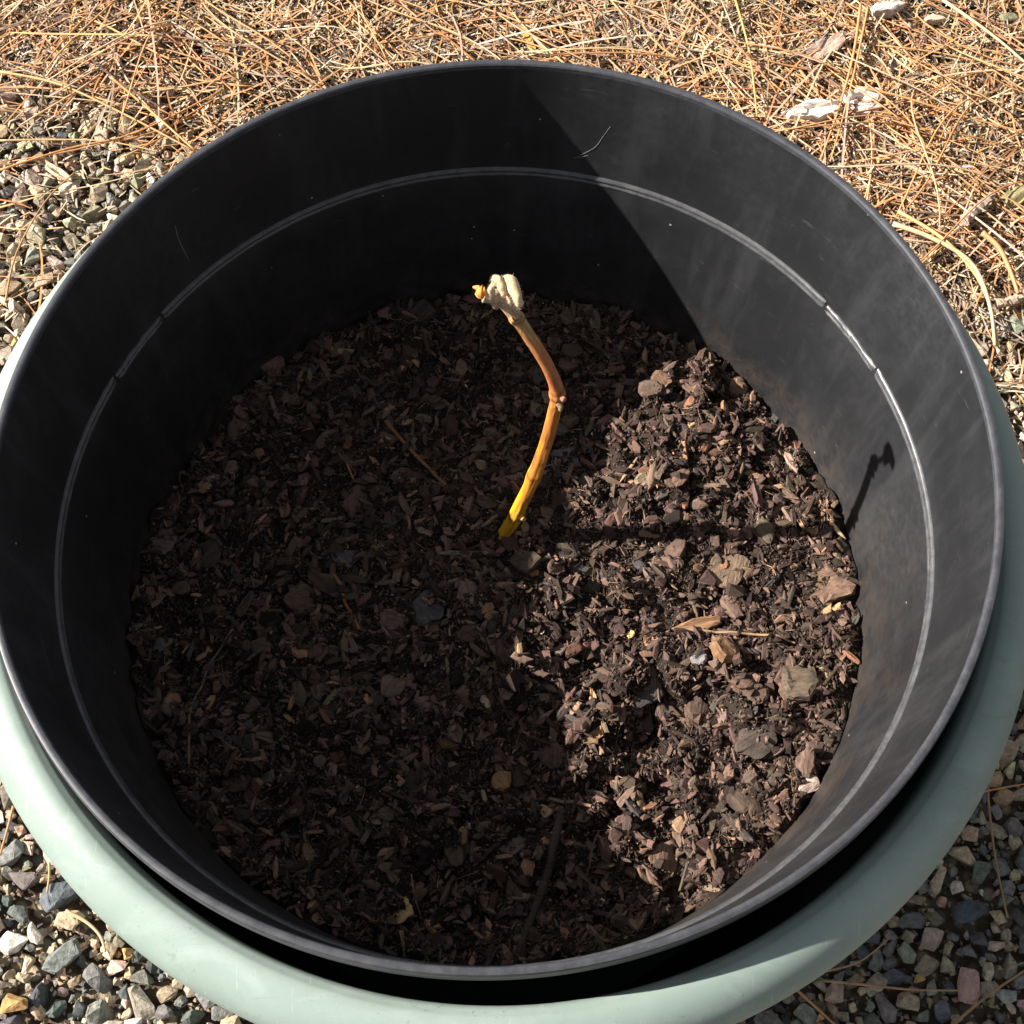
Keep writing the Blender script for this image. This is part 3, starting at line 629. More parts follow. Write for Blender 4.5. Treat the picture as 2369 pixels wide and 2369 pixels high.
# single chips, sticks and pebbles that can be told apart (view px, size in view px, angle, colour)
BR, DK, RD, GY, OR, TN, PK = (0.125, 0.084, 0.064), (0.060, 0.044, 0.037), (0.13, 0.070, 0.054), (0.095, 0.090, 0.092), (0.30, 0.150, 0.075), (0.34, 0.235, 0.145), (0.30, 0.215, 0.18)
MPP = lambda p: np.linalg.norm(p - EYE) / FPX * K            # metres per view pixel there
def soil_pt(px, py):
    z = ZS
    for _ in range(4):
        p = at(px, py, z); z = float(soil_z(p[0], p[1]))
    return p
chips = [
 # px, py, len, width, thick, angle, colour, kind, name, label
 (1368, 1072, 92, 78, 14, 70, (0.19, 0.135, 0.095), 'bark', 'bark_chip', 'broad tan-brown bark flake in the sun just below the stem shadow'),
 (1558, 1108, 92, 76, 34, 20, (0.175, 0.112, 0.082), 'bark', 'bark_chunk', 'thick layered reddish bark chunk against the sunlit pot wall'),
 (1310, 1186, 122, 34, 22, 14, (0.26, 0.145, 0.082), 'wood', 'wood_chunk', 'long orange-brown split wood chunk lying in the sun'),
 (1505, 1288, 84, 76, 26, 10, (0.125, 0.095, 0.070), 'bark', 'bark_chunk', 'square olive-brown bark chunk with a bright splinter on it'),
 (1526, 1284, 50, 13, 9, 78, (0.50, 0.27, 0.13), 'wood', 'wood_splinter', 'bright orange upright splinter leaning on the olive-brown bark chunk'),
 (1425, 1396, 86, 70, 18, 25, (0.085, 0.067, 0.058), 'bark', 'bark_chip', 'flat dark grey-brown square bark chip in the sun'),
 (1232, 1272, 122, 34, 22, 95, (0.15, 0.105, 0.080), 'bark', 'bark_chunk', 'long upright brown bark piece beside a deep dark hollow'),
 (1526, 1482, 56, 34, 12, 22, (0.46, 0.35, 0.29), 'bark', 'bark_flake', 'pale pinkish white curled flake by the sunlit wall'),
 (1250, 1616, 66, 60, 24, 84, (0.21, 0.135, 0.098), 'bark', 'bark_chunk', 'blocky light brown bark chunk low in the sunlit soil'),
 (1392, 733, 44, 34, 22, -35, (0.21, 0.135, 0.10), 'bark', 'bark_chunk', 'small brown bark chunk where sunlit soil meets the far wall'),
 (1302, 808, 44, 16, 9, 42, (0.42, 0.24, 0.13), 'wood', 'wood_splinter', 'short bright orange splinter near the far shadow edge'),
 (1492, 872, 48, 17, 9, -62, (0.40, 0.26, 0.20), 'wood', 'wood_splinter', 'pinkish tan splinter beside the sunlit wall above the stem shadow'),
 (1568, 988, 78, 9, 8, -56, (0.40, 0.27, 0.16), 'wood', 'stick', 'thin tan stick propped on the wall where the stem shadow climbs'),
 (1186, 888, 82, 7, 7, 56, (0.36, 0.24, 0.14), 'wood', 'stick', 'thin pale stick crossing the shadow edge above the stem shadow'),
 (1232, 900, 70, 24, 16, 82, (0.20, 0.135, 0.10), 'bark', 'bark_chip', 'narrow brown bark chip beside a round tan pebble'),
 (1213, 908, 36, 32, 26, 0, (0.26, 0.20, 0.14), 'bark', 'pebble', 'round tan pebble next to the narrow brown bark chip'),
 (1078, 1224, 48, 34, 18, 20, RD, 'bark', 'bark_chip', 'reddish brown bark chip at the left edge of the sunlight'),
 (1572, 1158, 58, 22, 9, 44, (0.48, 0.29, 0.15), 'wood', 'wood_splinter', 'bright tan splinter lying below the layered bark chunk'),
 (1318, 1242, 40, 30, 18, 30, (0.27, 0.26, 0.27), 'bark', 'pebble', 'glinting white-grey mineral pebble below the orange-brown wood chunk'),
 (1190, 1198, 20, 16, 13, 60, (0.62, 0.42, 0.16), 'bark', 'pebble', 'small yellow pebble standing out in the sunlit soil'),
 (1250, 1170, 44, 18, 10, 75, OR, 'wood', 'wood_splinter', 'small orange sliver above the long upright bark piece'),
 (1380, 1040, 48, 10, 8, 55, (0.45, 0.27, 0.13), 'wood', 'wood_splinter', 'bright orange sliver lying on the broad tan-brown flake'),
 (1425, 1310, 56, 44, 26, -10, BR, 'bark', 'bark_chunk', 'lumpy brown bark chunk left of the olive-brown one'),
 (1120, 1330, 16, 80, 10, 4, (0.34, 0.19, 0.10), 'wood', 'wood_splinter', 'upright reddish tan splinter in the left of the sunlit soil'),
 (1112, 1392, 44, 30, 10, 10, (0.24, 0.155, 0.085), 'bark', 'bark_flake', 'thin ochre brown flake below the upright reddish splinter'),
 (1212, 1312, 78, 44, 14, 20, (0.07, 0.062, 0.060), 'bark', 'bark_chip', 'dark grey angled bark chip under the long upright piece'),
 (1520, 1440, 40, 70, 22, -12, (0.16, 0.105, 0.085), 'bark', 'bark_chunk', 'cracked brown bark chunk above the pale curled flake'),
 (1345, 1535, 60, 42, 12, -20, BR, 'bark', 'bark_chip', 'rounded brown bark flake in the lower sunlit soil'),
 (1390, 1560, 90, 20, 14, -48, (0.075, 0.062, 0.055), 'bark', 'bark_chip', 'long dark splintered strip lying diagonally low in the sunlight'),
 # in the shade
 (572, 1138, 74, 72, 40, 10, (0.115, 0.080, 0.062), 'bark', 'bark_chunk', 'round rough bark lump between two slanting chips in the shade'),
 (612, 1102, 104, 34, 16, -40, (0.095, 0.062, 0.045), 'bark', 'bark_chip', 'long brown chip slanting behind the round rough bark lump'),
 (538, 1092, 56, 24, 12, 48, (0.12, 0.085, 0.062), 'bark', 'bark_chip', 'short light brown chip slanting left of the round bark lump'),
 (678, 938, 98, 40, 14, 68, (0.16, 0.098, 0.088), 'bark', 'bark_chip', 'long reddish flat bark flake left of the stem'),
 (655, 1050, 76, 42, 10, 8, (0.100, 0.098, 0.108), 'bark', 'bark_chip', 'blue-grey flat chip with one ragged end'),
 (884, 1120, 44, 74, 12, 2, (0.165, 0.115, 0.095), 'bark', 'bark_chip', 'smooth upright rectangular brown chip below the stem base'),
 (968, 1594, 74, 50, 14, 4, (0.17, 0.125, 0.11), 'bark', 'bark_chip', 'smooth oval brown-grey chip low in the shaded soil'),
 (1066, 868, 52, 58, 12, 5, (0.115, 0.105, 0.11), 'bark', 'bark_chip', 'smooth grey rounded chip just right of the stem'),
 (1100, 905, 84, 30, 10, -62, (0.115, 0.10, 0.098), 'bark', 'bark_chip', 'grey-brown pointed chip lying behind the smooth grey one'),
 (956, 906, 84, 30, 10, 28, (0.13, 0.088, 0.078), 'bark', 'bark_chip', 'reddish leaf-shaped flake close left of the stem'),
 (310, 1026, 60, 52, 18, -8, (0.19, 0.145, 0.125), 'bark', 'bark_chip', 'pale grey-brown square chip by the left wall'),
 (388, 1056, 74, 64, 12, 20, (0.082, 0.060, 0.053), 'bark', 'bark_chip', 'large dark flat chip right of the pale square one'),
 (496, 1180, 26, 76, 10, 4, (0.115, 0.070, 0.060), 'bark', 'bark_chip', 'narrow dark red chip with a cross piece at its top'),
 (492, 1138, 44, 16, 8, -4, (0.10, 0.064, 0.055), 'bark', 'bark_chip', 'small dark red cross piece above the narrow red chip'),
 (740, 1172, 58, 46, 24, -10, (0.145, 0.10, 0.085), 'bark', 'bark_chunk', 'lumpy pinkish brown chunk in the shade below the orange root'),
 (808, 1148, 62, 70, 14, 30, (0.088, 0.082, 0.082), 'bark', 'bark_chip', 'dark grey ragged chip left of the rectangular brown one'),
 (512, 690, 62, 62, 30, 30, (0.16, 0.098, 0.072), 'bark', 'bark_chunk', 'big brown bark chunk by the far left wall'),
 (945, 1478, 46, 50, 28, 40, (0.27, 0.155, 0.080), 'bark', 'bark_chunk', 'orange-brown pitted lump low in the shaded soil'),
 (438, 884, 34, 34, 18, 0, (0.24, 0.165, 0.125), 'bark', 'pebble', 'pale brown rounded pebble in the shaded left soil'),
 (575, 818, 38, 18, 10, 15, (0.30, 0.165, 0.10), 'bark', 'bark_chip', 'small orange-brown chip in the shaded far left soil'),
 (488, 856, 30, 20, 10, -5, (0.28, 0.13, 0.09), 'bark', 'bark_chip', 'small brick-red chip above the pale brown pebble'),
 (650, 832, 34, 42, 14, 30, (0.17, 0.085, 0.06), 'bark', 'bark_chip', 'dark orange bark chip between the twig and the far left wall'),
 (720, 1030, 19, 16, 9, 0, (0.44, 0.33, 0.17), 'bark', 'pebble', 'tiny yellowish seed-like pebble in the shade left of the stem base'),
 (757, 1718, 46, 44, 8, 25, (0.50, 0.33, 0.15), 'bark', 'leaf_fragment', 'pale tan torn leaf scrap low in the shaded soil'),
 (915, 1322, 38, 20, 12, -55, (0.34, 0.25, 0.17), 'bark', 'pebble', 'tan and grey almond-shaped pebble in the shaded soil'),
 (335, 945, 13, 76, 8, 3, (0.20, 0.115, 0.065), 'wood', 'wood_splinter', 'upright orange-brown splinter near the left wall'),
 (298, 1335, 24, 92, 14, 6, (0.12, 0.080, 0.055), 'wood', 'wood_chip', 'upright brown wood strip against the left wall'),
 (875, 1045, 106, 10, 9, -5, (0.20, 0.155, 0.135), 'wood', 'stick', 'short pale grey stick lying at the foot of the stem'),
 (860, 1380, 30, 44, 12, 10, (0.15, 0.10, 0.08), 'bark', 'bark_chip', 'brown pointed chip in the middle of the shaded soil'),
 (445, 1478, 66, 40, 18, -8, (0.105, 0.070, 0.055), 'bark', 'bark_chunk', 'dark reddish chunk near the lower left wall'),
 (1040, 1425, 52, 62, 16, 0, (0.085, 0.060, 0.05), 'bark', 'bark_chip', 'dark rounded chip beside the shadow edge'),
]
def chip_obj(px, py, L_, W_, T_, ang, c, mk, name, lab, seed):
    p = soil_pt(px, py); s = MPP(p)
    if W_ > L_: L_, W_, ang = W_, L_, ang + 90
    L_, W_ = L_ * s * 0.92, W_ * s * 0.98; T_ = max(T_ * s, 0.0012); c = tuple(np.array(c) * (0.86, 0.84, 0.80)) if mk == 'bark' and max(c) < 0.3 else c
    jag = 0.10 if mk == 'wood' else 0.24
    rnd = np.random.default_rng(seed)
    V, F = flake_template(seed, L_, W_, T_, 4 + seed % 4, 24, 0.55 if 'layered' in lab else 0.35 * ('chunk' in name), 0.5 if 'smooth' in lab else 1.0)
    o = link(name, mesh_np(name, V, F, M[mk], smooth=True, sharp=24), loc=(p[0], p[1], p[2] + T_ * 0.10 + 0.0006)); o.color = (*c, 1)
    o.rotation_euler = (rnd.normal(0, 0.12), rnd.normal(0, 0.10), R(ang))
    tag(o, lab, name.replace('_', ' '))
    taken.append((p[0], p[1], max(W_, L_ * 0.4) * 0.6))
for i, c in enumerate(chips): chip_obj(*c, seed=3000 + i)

def stick_obj(name, pts, rad0, rad1, c, lab, lift=0.0016, mk='wood', cat='twig'):
    P = np.array([soil_pt(*p) for p in pts]); P = spline(P, 10 * len(pts)); n = len(P)
    rnd = np.random.default_rng(int(pts[0][0])); P[:, 2] = np.maximum(P[:, 2], soil_z(P[:, 0], P[:, 1]) + 0.0003) + lift
    k_ = np.ones(5) / 5; z = np.pad(P[:, 2], 2, 'edge'); P[:, 2] = np.convolve(z, k_, 'valid')
    rad = np.linspace(rad0, rad1, n) * (1 + rnd.normal(0, 0.10, n))
    V, F = tube(P, rad, 7); o = link(name, mesh_np(name, V - P[n // 2], F, M[mk], smooth=True), loc=tuple(P[n // 2])); o.color = (*c, 1); tag(o, lab, cat)
stick_obj('twig', [(728, 797), (770, 845), (808, 885), (845, 922)], 0.0013, 0.0011, (0.25, 0.115, 0.060), 'straight orange-brown twig lying in the shade left of the stem')
stick_obj('root', [(628, 1085), (645, 1110), (652, 1140), (668, 1165), (678, 1190)], 0.0013, 0.0008, (0.30, 0.115, 0.050), 'crooked bright orange root beside the slanting brown chip', cat='root')
stick_obj('root', [(440, 1190), (405, 1245), (385, 1290), (365, 1330), (358, 1385), (357, 1445)], 0.0006, 0.0008, (0.20, 0.135, 0.080), 'long thin curving tan root near the left wall', cat='root')
stick_obj('root', [(1062, 1530), (1045, 1590), (1030, 1660), (1000, 1740), (978, 1800)], 0.0030, 0.0022, (0.060, 0.042, 0.032), 'thick dark root running down to the near wall', cat='root')
stick_obj('twig', [(1036, 1508), (1070, 1516), (1116, 1522)], 0.0012, 0.0010, (0.20, 0.12, 0.08), 'short brown twig poking from shade into sunlight low down')
stick_obj('root', [(776, 1650), (782, 1690), (795, 1735)], 0.0005, 0.0004, (0.26, 0.19, 0.12), 'fine pale root above the torn leaf scrap', cat='root')
stick_obj('twig', [(655, 878), (662, 895), (668, 910)], 0.0008, 0.0006, (0.32, 0.17, 0.08), 'tiny orange twig tip above the reddish flat flake')
stick_obj('twig', [(1288, 1188), (1345, 1195), (1430, 1200), (1500, 1215)], 0.0009, 0.0007, (0.30, 0.19, 0.11), 'thin straw-coloured stick right of the orange-brown wood chunk')
stick_obj('root', [(1130, 1570), (1118, 1600), (1112, 1640)], 0.0009, 0.0006, (0.13, 0.08, 0.055), 'thin brown root hanging down at the lower shadow edge', cat='root')

n_c = 0; tries = 0
BIGR = [0.0085] * 40 + [0.0062] * 90 + [0.0044] * 170
while n_c < 300 and tries < 20000:
    tries += 1
    r_ = BIGR[n_c] * random.uniform(0.85, 1.25); t_ = random.uniform(0, 6.283); q = 0.206 * math.sqrt(random.random())
    x, y = q * math.cos(t_), q * math.sin(t_)
    if not clear_of(x, y, r_ * 0.6) or (abs(x) < 0.012 and abs(y - 0.036) < 0.012): continue
    o = link('bark_chip', CHIP_M[n_c % 24], soil); s_ = r_ * 2
    o.location = (x, y, float(soil_z(x, y)) + r_ * 0.10 + 0.0010 - 0.0305); s_ /= 0.012; o.scale = (s_, s_, s_ * random.uniform(0.8, 1.3))
    o.rotation_euler = (random.gauss(0, 0.22), random.gauss(0, 0.20), random.uniform(0, 6.28)); o.color = (*pick(PAL_BARK, 1)[0], 1)
    taken.append((x, y, r_ * 0.6)); n_c += 1

# ------------------------------------------------------------------ the cutting
def stem_mat():
    t = NT('vine_bark')
    base = t.n('ShaderNodeVertexColor', layer_name='Col').outputs[0]
    nz = t.noise(1.0, 5, 0.65, t.mapping((420, 420, 60))); big_ = t.noise(160, 4, 0.6)
    col = t.mix(t.g(nz, 0.50, 0.70, 0, 0.35), base, (0.20, 0.062, 0.016))
    col = t.mix(t.g(big_, 0.58, 0.72, 0, 0.5), col, (0.42, 0.17, 0.085))
    t.set(col, 0.5, 0.35); t.bump(nz, 0.5, 0.0006); return t.m
def felt_mat():
    t = NT('white_felt'); nz = t.noise(900, 4, 0.7)
    t.set(t.mix(t.g(nz, 0.35, 0.7), (0.42, 0.305, 0.170), (0.60, 0.465, 0.285)), 0.95, 0.1); t.bump(nz, 0.6, 0.0006)
    t.b.inputs['Sheen Weight'].default_value = 0.3; return t.m
M['stem'] = stem_mat(); M['felt'] = felt_mat()
M['bud'] = tinted('bud_scale', 'object', 0.35, 700, 0.75, 0.6, 0.0006, 0.25)
SP = [(-0.0045, 0.0345, -0.206), (-0.0005, 0.0362, -0.190), (0.0100, 0.0410, -0.166), (0.0155, 0.0448, -0.145), (0.0210, 0.0480, -0.123), (0.0258, 0.0523, -0.102), (0.0292, 0.0560, -0.082), (0.0318, 0.0600, -0.063), (0.0328, 0.0628, -0.0505), (0.0300, 0.0662, -0.037), (0.0248, 0.0695, -0.024), (0.0175, 0.0735, -0.0095), (0.0100, 0.0772, 0.0045), (0.0050, 0.0795, 0.0115), (0.0008, 0.0812, 0.0165)]
ns_, SD = 300, 28
P = spline(np.array(SP) + [0, 0, H], ns_); u = np.linspace(0, 1, ns_)
rad = np.interp(u, [0, 0.1, 0.3, 0.55, 0.8, 1], [0.0045, 0.0044, 0.0039, 0.0036, 0.0034, 0.0031])
for c_, w_, a_ in ((0.165, 0.02, 0.10), (0.30, 0.018, 0.18), (0.575, 0.018, 0.24), (0.855, 0.012, 0.24)): rad = rad * (1 + a_ * np.exp(-((u - c_) / w_) ** 2))
V, F = tube(P, rad, SD)
stops = [(0.0, (0.42, 0.23, 0.018)), (0.20, (0.60, 0.30, 0.014)), (0.30, (0.60, 0.265, 0.016)), (0.45, (0.60, 0.205, 0.020)), (0.56, (0.52, 0.185, 0.05)), (0.62, (0.44, 0.155, 0.06)), (0.74, (0.40, 0.165, 0.055)), (0.84, (0.38, 0.24, 0.085)), (0.87, (0.36, 0.22, 0.12)), (1.0, (0.42, 0.32, 0.20))]
cs = np.stack([np.interp(u, [q_[0] for q_ in stops], [q_[1][k] for q_ in stops]) for k in range(3)], -1)
UU, AA = np.repeat(u, SD), np.tile(np.arange(SD) / SD * 2 * np.pi, ns_)
cx_, sx_ = np.cos(AA), np.sin(AA)
fib = fbm(cx_ * 6 + 20, sx_ * 6 + UU * 9, 1.0, 81, 3); patch = fbm(cx_ * 1.1 + UU * 14, sx_ * 1.1 - UU * 9, 1.0, 91, 2); crack = np.abs(fbm(cx_ * 2.2 + UU * 3, sx_ * 2.2 + UU * 5, 1.0, 95, 2))
vc = np.repeat(cs, SD, 0) * np.clip(1 + 1.0 * fib, 0.35, 1.5)[:, None]
vc = vc + (np.array([0.36, 0.12, 0.045]) - vc) * np.clip((patch - 0.16) * 5, 0, 0.7)[:, None]
vc = vc + (np.array([0.13, 0.045, 0.018]) - vc) * (np.clip(1 - crack / 0.06, 0, 1) * 0.75)[:, None]
for c_ in (0.165, 0.302, 0.560, 0.592, 0.848, 0.862):
    ring = np.exp(-((UU + 0.004 * np.sin(AA * 2 + c_ * 40) - c_) / 0.004) ** 2); vc = vc * (1 - 0.6 * ring)[:, None]
Cn = np.repeat(P, SD, 0); V[:ns_ * SD] = Cn + (V[:ns_ * SD] - Cn) * (1 + 0.13 * fib + 0.10 * patch - 0.08 * np.clip(1 - crack / 0.04, 0, 1))[:, None]
vc = np.clip(np.concatenate([vc, cs[:1], cs[-1:]]), 0.01, 1); rj = np.random.default_rng(5)
base_p = P[20]
cutting = link('vine_cutting', None, loc=tuple(base_p))
tag(cutting, 'bare yellow-orange vine cutting with woolly white buds growing from the soil', 'plant')
tip_o = {}
stem_o = link('stem', mesh_np('stem', V - base_p, F, M['stem'], vc, smooth=True), cutting)
def c5(x, y): return ((800 + x / 2.415) / K, (600 + y / 2.415) / K)       # detail-view pixels
def near_stem(x, y, z): return at(*c5(x, y), H + z)
def blob(name, pts, rads, mat, color=None, flat=None, jit=0.06, seed=0, n=22, sides=14):
    P = spline(pts, n); uu = np.linspace(0, len(rads) - 1, n); r = np.interp(uu, np.arange(len(rads)), rads)
    e = np.linspace(0, 1, n); r = r * np.clip(np.minimum(e / 0.10, (1 - e) / 0.10), 0.02, 1) ** 0.5
    rr_ = np.random.default_rng(seed); V, F = tube(P, r, sides)
    ring, sd = np.divmod(np.arange(n * sides), sides)
    C_ = np.repeat(P, sides, 0); lump = 1 + 0.5 * fbm(ring * 1.0, sd * 1.0 + seed * 31, 5.0, seed, 2)
    V[:n * sides] = C_ + (V[:n * sides] - C_) * lump[:, None] + rr_.normal(0, jit * r.mean(), (n * sides, 3)) * 0.35
    par = {'side_bud': stem_o, 'leaf_scar': stem_o, 'bud_scale': tip_o.get('tip')}.get(name) or cutting
    o = link(name, mesh_np(name, V - base_p, F, mat, smooth=True), par)
    if name == 'shoot_tip': tip_o['tip'] = o
    if color: o.color = (*color, 1)
    return o, P, r
# woolly folded leaf: long hanging lobe, short lobe and a knob
lobes = []
lobes.append(blob('leaf_bud', [near_stem(872, 112, .035), near_stem(918, 118, .0365), near_stem(942, 165, .0355), near_stem(957, 218, .0335), near_stem(976, 270, .0305)], [0.00185, 0.00260, 0.00286, 0.00269, 0.00185], M['felt'], seed=1))
lobes.append(blob('leaf_bud', [near_stem(818, 110, .036), near_stem(852, 116, .037), near_stem(872, 155, .0355), near_stem(890, 208, .0325)], [0.00160, 0.00227, 0.00218, 0.00126], M['felt'], seed=2))
lobes.append(blob('leaf_bud', [near_stem(820, 190, .0250), near_stem(812, 165, .0300), near_stem(836, 130, .0345), near_stem(872, 116, .0350)], [0.00168, 0.00143, 0.00176, 0.00202], M['felt'], seed=3))
lobes.append(blob('leaf_bud', [near_stem(872, 118, .0335), near_stem(902, 150, .0325), near_stem(918, 205, .0290), near_stem(925, 240, .0240)], [0.00168, 0.00218, 0.00218, 0.00134], M['felt'], seed=14))
blob('shoot_tip', [near_stem(880, 232, .0155), near_stem(850, 214, .0185), near_stem(805, 206, .0210), near_stem(762, 196, .0222)], [0.0031, 0.0034, 0.0037, 0.0032], M['bud'], (0.36, 0.27, 0.175), seed=4, jit=0.07)
blob('bud_scale', [near_stem(782, 180, .0245), near_stem(756, 180, .0245), near_stem(730, 172, .0245)], [0.0026, 0.0030, 0.0014], M['bud'], (0.62, 0.24, 0.05), seed=5, jit=0.08)
blob('bud_scale', [near_stem(768, 208, .0225), near_stem(742, 200, .0225), near_stem(722, 190, .0225)], [0.0018, 0.0015, 0.0005], M['bud'], (0.60, 0.30, 0.10), seed=6, jit=0.1, n=10, sides=8)
blob('bud_scale', [near_stem(750, 162, .0250), near_stem(727, 158, .0252), near_stem(708, 155, .0252)], [0.0018, 0.0011, 0.0004], M['bud'], (0.55, 0.25, 0.08), seed=7, jit=0.1, n=10, sides=8)
blob('leaf_scar', [near_stem(852, 236, .0170), near_stem(836, 250, .0165), near_stem(822, 262, .0155)], [0.0024, 0.0028, 0.0022], M['bud'], (0.26, 0.16, 0.11), seed=8, jit=0.12, n=12)
blob('leaf_scar', [near_stem(935, 338, .0065), near_stem(918, 350, .0060)], [0.0022, 0.0020], M['bud'], (0.48, 0.22, 0.11), seed=9, jit=0.12, n=10)
blob('side_bud', [near_stem(1180, 770, -.0500), near_stem(1205, 775, -.0490), near_stem(1222, 792, -.0485)], [0.0022, 0.0020, 0.0014], M['bud'], (0.34, 0.15, 0.08), seed=10, jit=0.14, n=12)
blob('side_bud', [near_stem(1180, 800, -.0530), near_stem(1200, 825, -.0545), near_stem(1196, 850, -.056)], [0.0018, 0.0017, 0.0008], M['bud'], (0.22, 0.145, 0.09), seed=11, jit=0.12, n=12)
blob('side_bud', [near_stem(1035, 1225, -.1255), near_stem(1022, 1215, -.1240), near_stem(1018, 1206, -.123)], [0.0022, 0.0018, 0.0008], M['bud'], (0.50, 0.28, 0.16), seed=12, jit=0.12, n=12)
blob('side_bud', [near_stem(985, 1440, -.156), near_stem(996, 1448, -.1565), near_stem(1004, 1446, -.156)], [0.0022, 0.0017, 0.0007], M['bud'], (0.46, 0.28, 0.10), seed=13, jit=0.12, n=12)
# short wool standing off the lobes
for o_, P_, r_ in lobes:
    VV, FF, off = [], [], 0
    for _ in range(950):
        i = rj.integers(1, len(P_) - 1); d = rj.normal(size=3); d /= np.linalg.norm(d)
        a_ = P_[i] + d * r_[i] * 0.9; b_ = a_ + (d + rj.normal(0, 0.35, 3)) * rj.uniform(0.0004, 0.0015); s_ = np.cross(d, [0.3, 0.5, 0.8]); s_ = s_ / np.linalg.norm(s_) * 0.00007
        VV += [a_ - s_, a_ + s_, b_]; FF.append((off, off + 1, off + 2)); off += 3
    w = link('wool', mesh_np('wool', np.array(VV) - base_p, np.array(FF), M['felt']), o_); w['kind'] = 'stuff'

# ------------------------------------------------------------------ pine needle litter
def ribbon_templates(nt, segs, bend, seed, sides=3, wob=0.0):
    r = np.random.default_rng(seed); out = []
    for k in range(nt):
        b = r.normal(0, bend); c = r.normal(0, bend * 0.6); e = r.normal(0, 0.02 + bend * 0.05)
        s = np.linspace(-0.5, 0.5, segs + 1); ang = b * s + c * (s * 2) ** 2 + r.normal(0, wob, segs + 1)
        x = np.concatenate([[0], np.cumsum(np.cos((ang[1:] + ang[:-1]) / 2))]) / segs; y = np.concatenate([[0], np.cumsum(np.sin((ang[1:] + ang[:-1]) / 2))]) / segs
        out.append(np.stack([x - x.mean(), y - y.mean(), e * (1 - (2 * s) ** 2)], -1))
    return out
def needle_bulk(name, centre, length, rad, yaw, pitch, cols, curves, sides=3):
    """needles of real length and thickness, joined"""
    n = len(centre); m_ = len(curves[0]); C = np.array(curves)[np.arange(n) % len(curves)] * length[:, None, None]
    Rm = eul(rng.uniform(-0.5, 0.5, n), pitch, yaw); C = np.einsum('nij,nkj->nki', Rm, C) + centre[:, None]
    T = np.gradient(C, axis=1); T /= np.linalg.norm(T, axis=2)[..., None] + 1e-12
    A = np.cross(T, [0, 0, 1.0]); A /= np.linalg.norm(A, axis=2)[..., None] + 1e-9; B = np.cross(A, T)
    th = np.arange(sides) / sides * 2 * np.pi + 0.5
    tp = np.ones(m_); tp[0] = tp[-1] = 0.55
    off = (np.cos(th)[None, None, :, None] * A[:, :, None] + np.sin(th)[None, None, :, None] * B[:, :, None]) * (rad[:, None] * tp[None])[:, :, None, None]
    V = (C[:, :, None] + off).reshape(-1, 3); F = []
    for i in range(m_ - 1):
        for k in range(sides):
            l = (k + 1) % sides; F += [(i * sides + k, i * sides + l, (i + 1) * sides + l), (i * sides + k, (i + 1) * sides + l, (i + 1) * sides + k)]
    F = (np.array(F)[None] + (np.arange(n) * m_ * sides)[:, None, None]).reshape(-1, 3)
    return mesh_np(name, V, F, M['needle_stuff'], np.repeat(cols, m_ * sides, 0))
PAL_LIT = [(4, (0.46, 0.34, 0.21)), (3, (0.40, 0.31, 0.22)), (1.8, (0.46, 0.28, 0.14)), (2.2, (0.24, 0.165, 0.105)), (2.4, (0.11, 0.078, 0.055)), (2.2, (0.60, 0.49, 0.35)), (1, (0.30, 0.25, 0.20))]
PAL_NDL = [(4, (0.52, 0.27, 0.115)), (3.4, (0.44, 0.21, 0.085)), (2.4, (0.54, 0.33, 0.17)), (1.8, (0.32, 0.165, 0.075)), (1.0, (0.50, 0.38, 0.25))]
def litter_xy(n, wide=False):
    if wide: X, Y = rng.uniform(-0.95, 0.95, n), rng.uniform(0.05, 1.05, n)
    else: X, Y = rng.uniform(-0.56, 0.60, n), rng.uniform(0.10, 0.80, n)
    k_ = (rng.uniform(0, 1, n) < litter_mask(X, Y) ** 1.4 * np.clip(0.80 + 1.5 * fbm(X, Y, 0.03, 61, 2), 0.12, 1) + 0.07 * (Y > 0.27) + 0.010) & (np.hypot(X - OX, Y - OY) > 0.268)
    return X[k_], Y[k_]
def height(X, Y): return np.maximum(litter_h(X, Y), 0.0045)
X1, Y1 = litter_xy(66000); X2, Y2 = litter_xy(22000, True); X, Y = np.concatenate([X1, X2]), np.concatenate([Y1, Y2]); n = len(X)
litter = link('pine_litter', None, loc=(0, 0.6, 0)); tag(litter, 'matted tan and grey pine needle litter covering the ground behind the pot', 'pine litter', kind='stuff')
ln = 0.007 + 0.028 * rng.uniform(0, 1, n) ** 1.7
cz = np.stack([X, Y - 0.6, height(X, Y) + rng.uniform(-0.007, 0.0035, n)], -1)
o = link('needle_bits', needle_bulk('needle_bits', cz, ln, rng.uniform(0.00042, 0.00105, n), rng.uniform(0, 6.28, n), rng.normal(0, 0.34, n), pick(PAL_LIT, n), ribbon_templates(24, 3, 0.9, 4, wob=0.12)), litter); o['kind'] = 'stuff'
X, Y = litter_xy(6400); n = len(X); ln = rng.uniform(0.06, 0.18, n)
cz = np.stack([X, Y - 0.6, height(X, Y) + rng.uniform(-0.002, 0.005, n)], -1)
o = link('long_needles', needle_bulk('long_needles', cz, ln, rng.uniform(0.00045, 0.00100, n), rng.uniform(0, 6.28, n), rng.normal(0, 0.05, n), np.where(rng.uniform(0, 1, (n, 1)) < 0.52, pick(PAL_LIT, n), pick(PAL_NDL, n)), ribbon_templates(24, 7, 0.45, 6)), litter); o['kind'] = 'stuff'
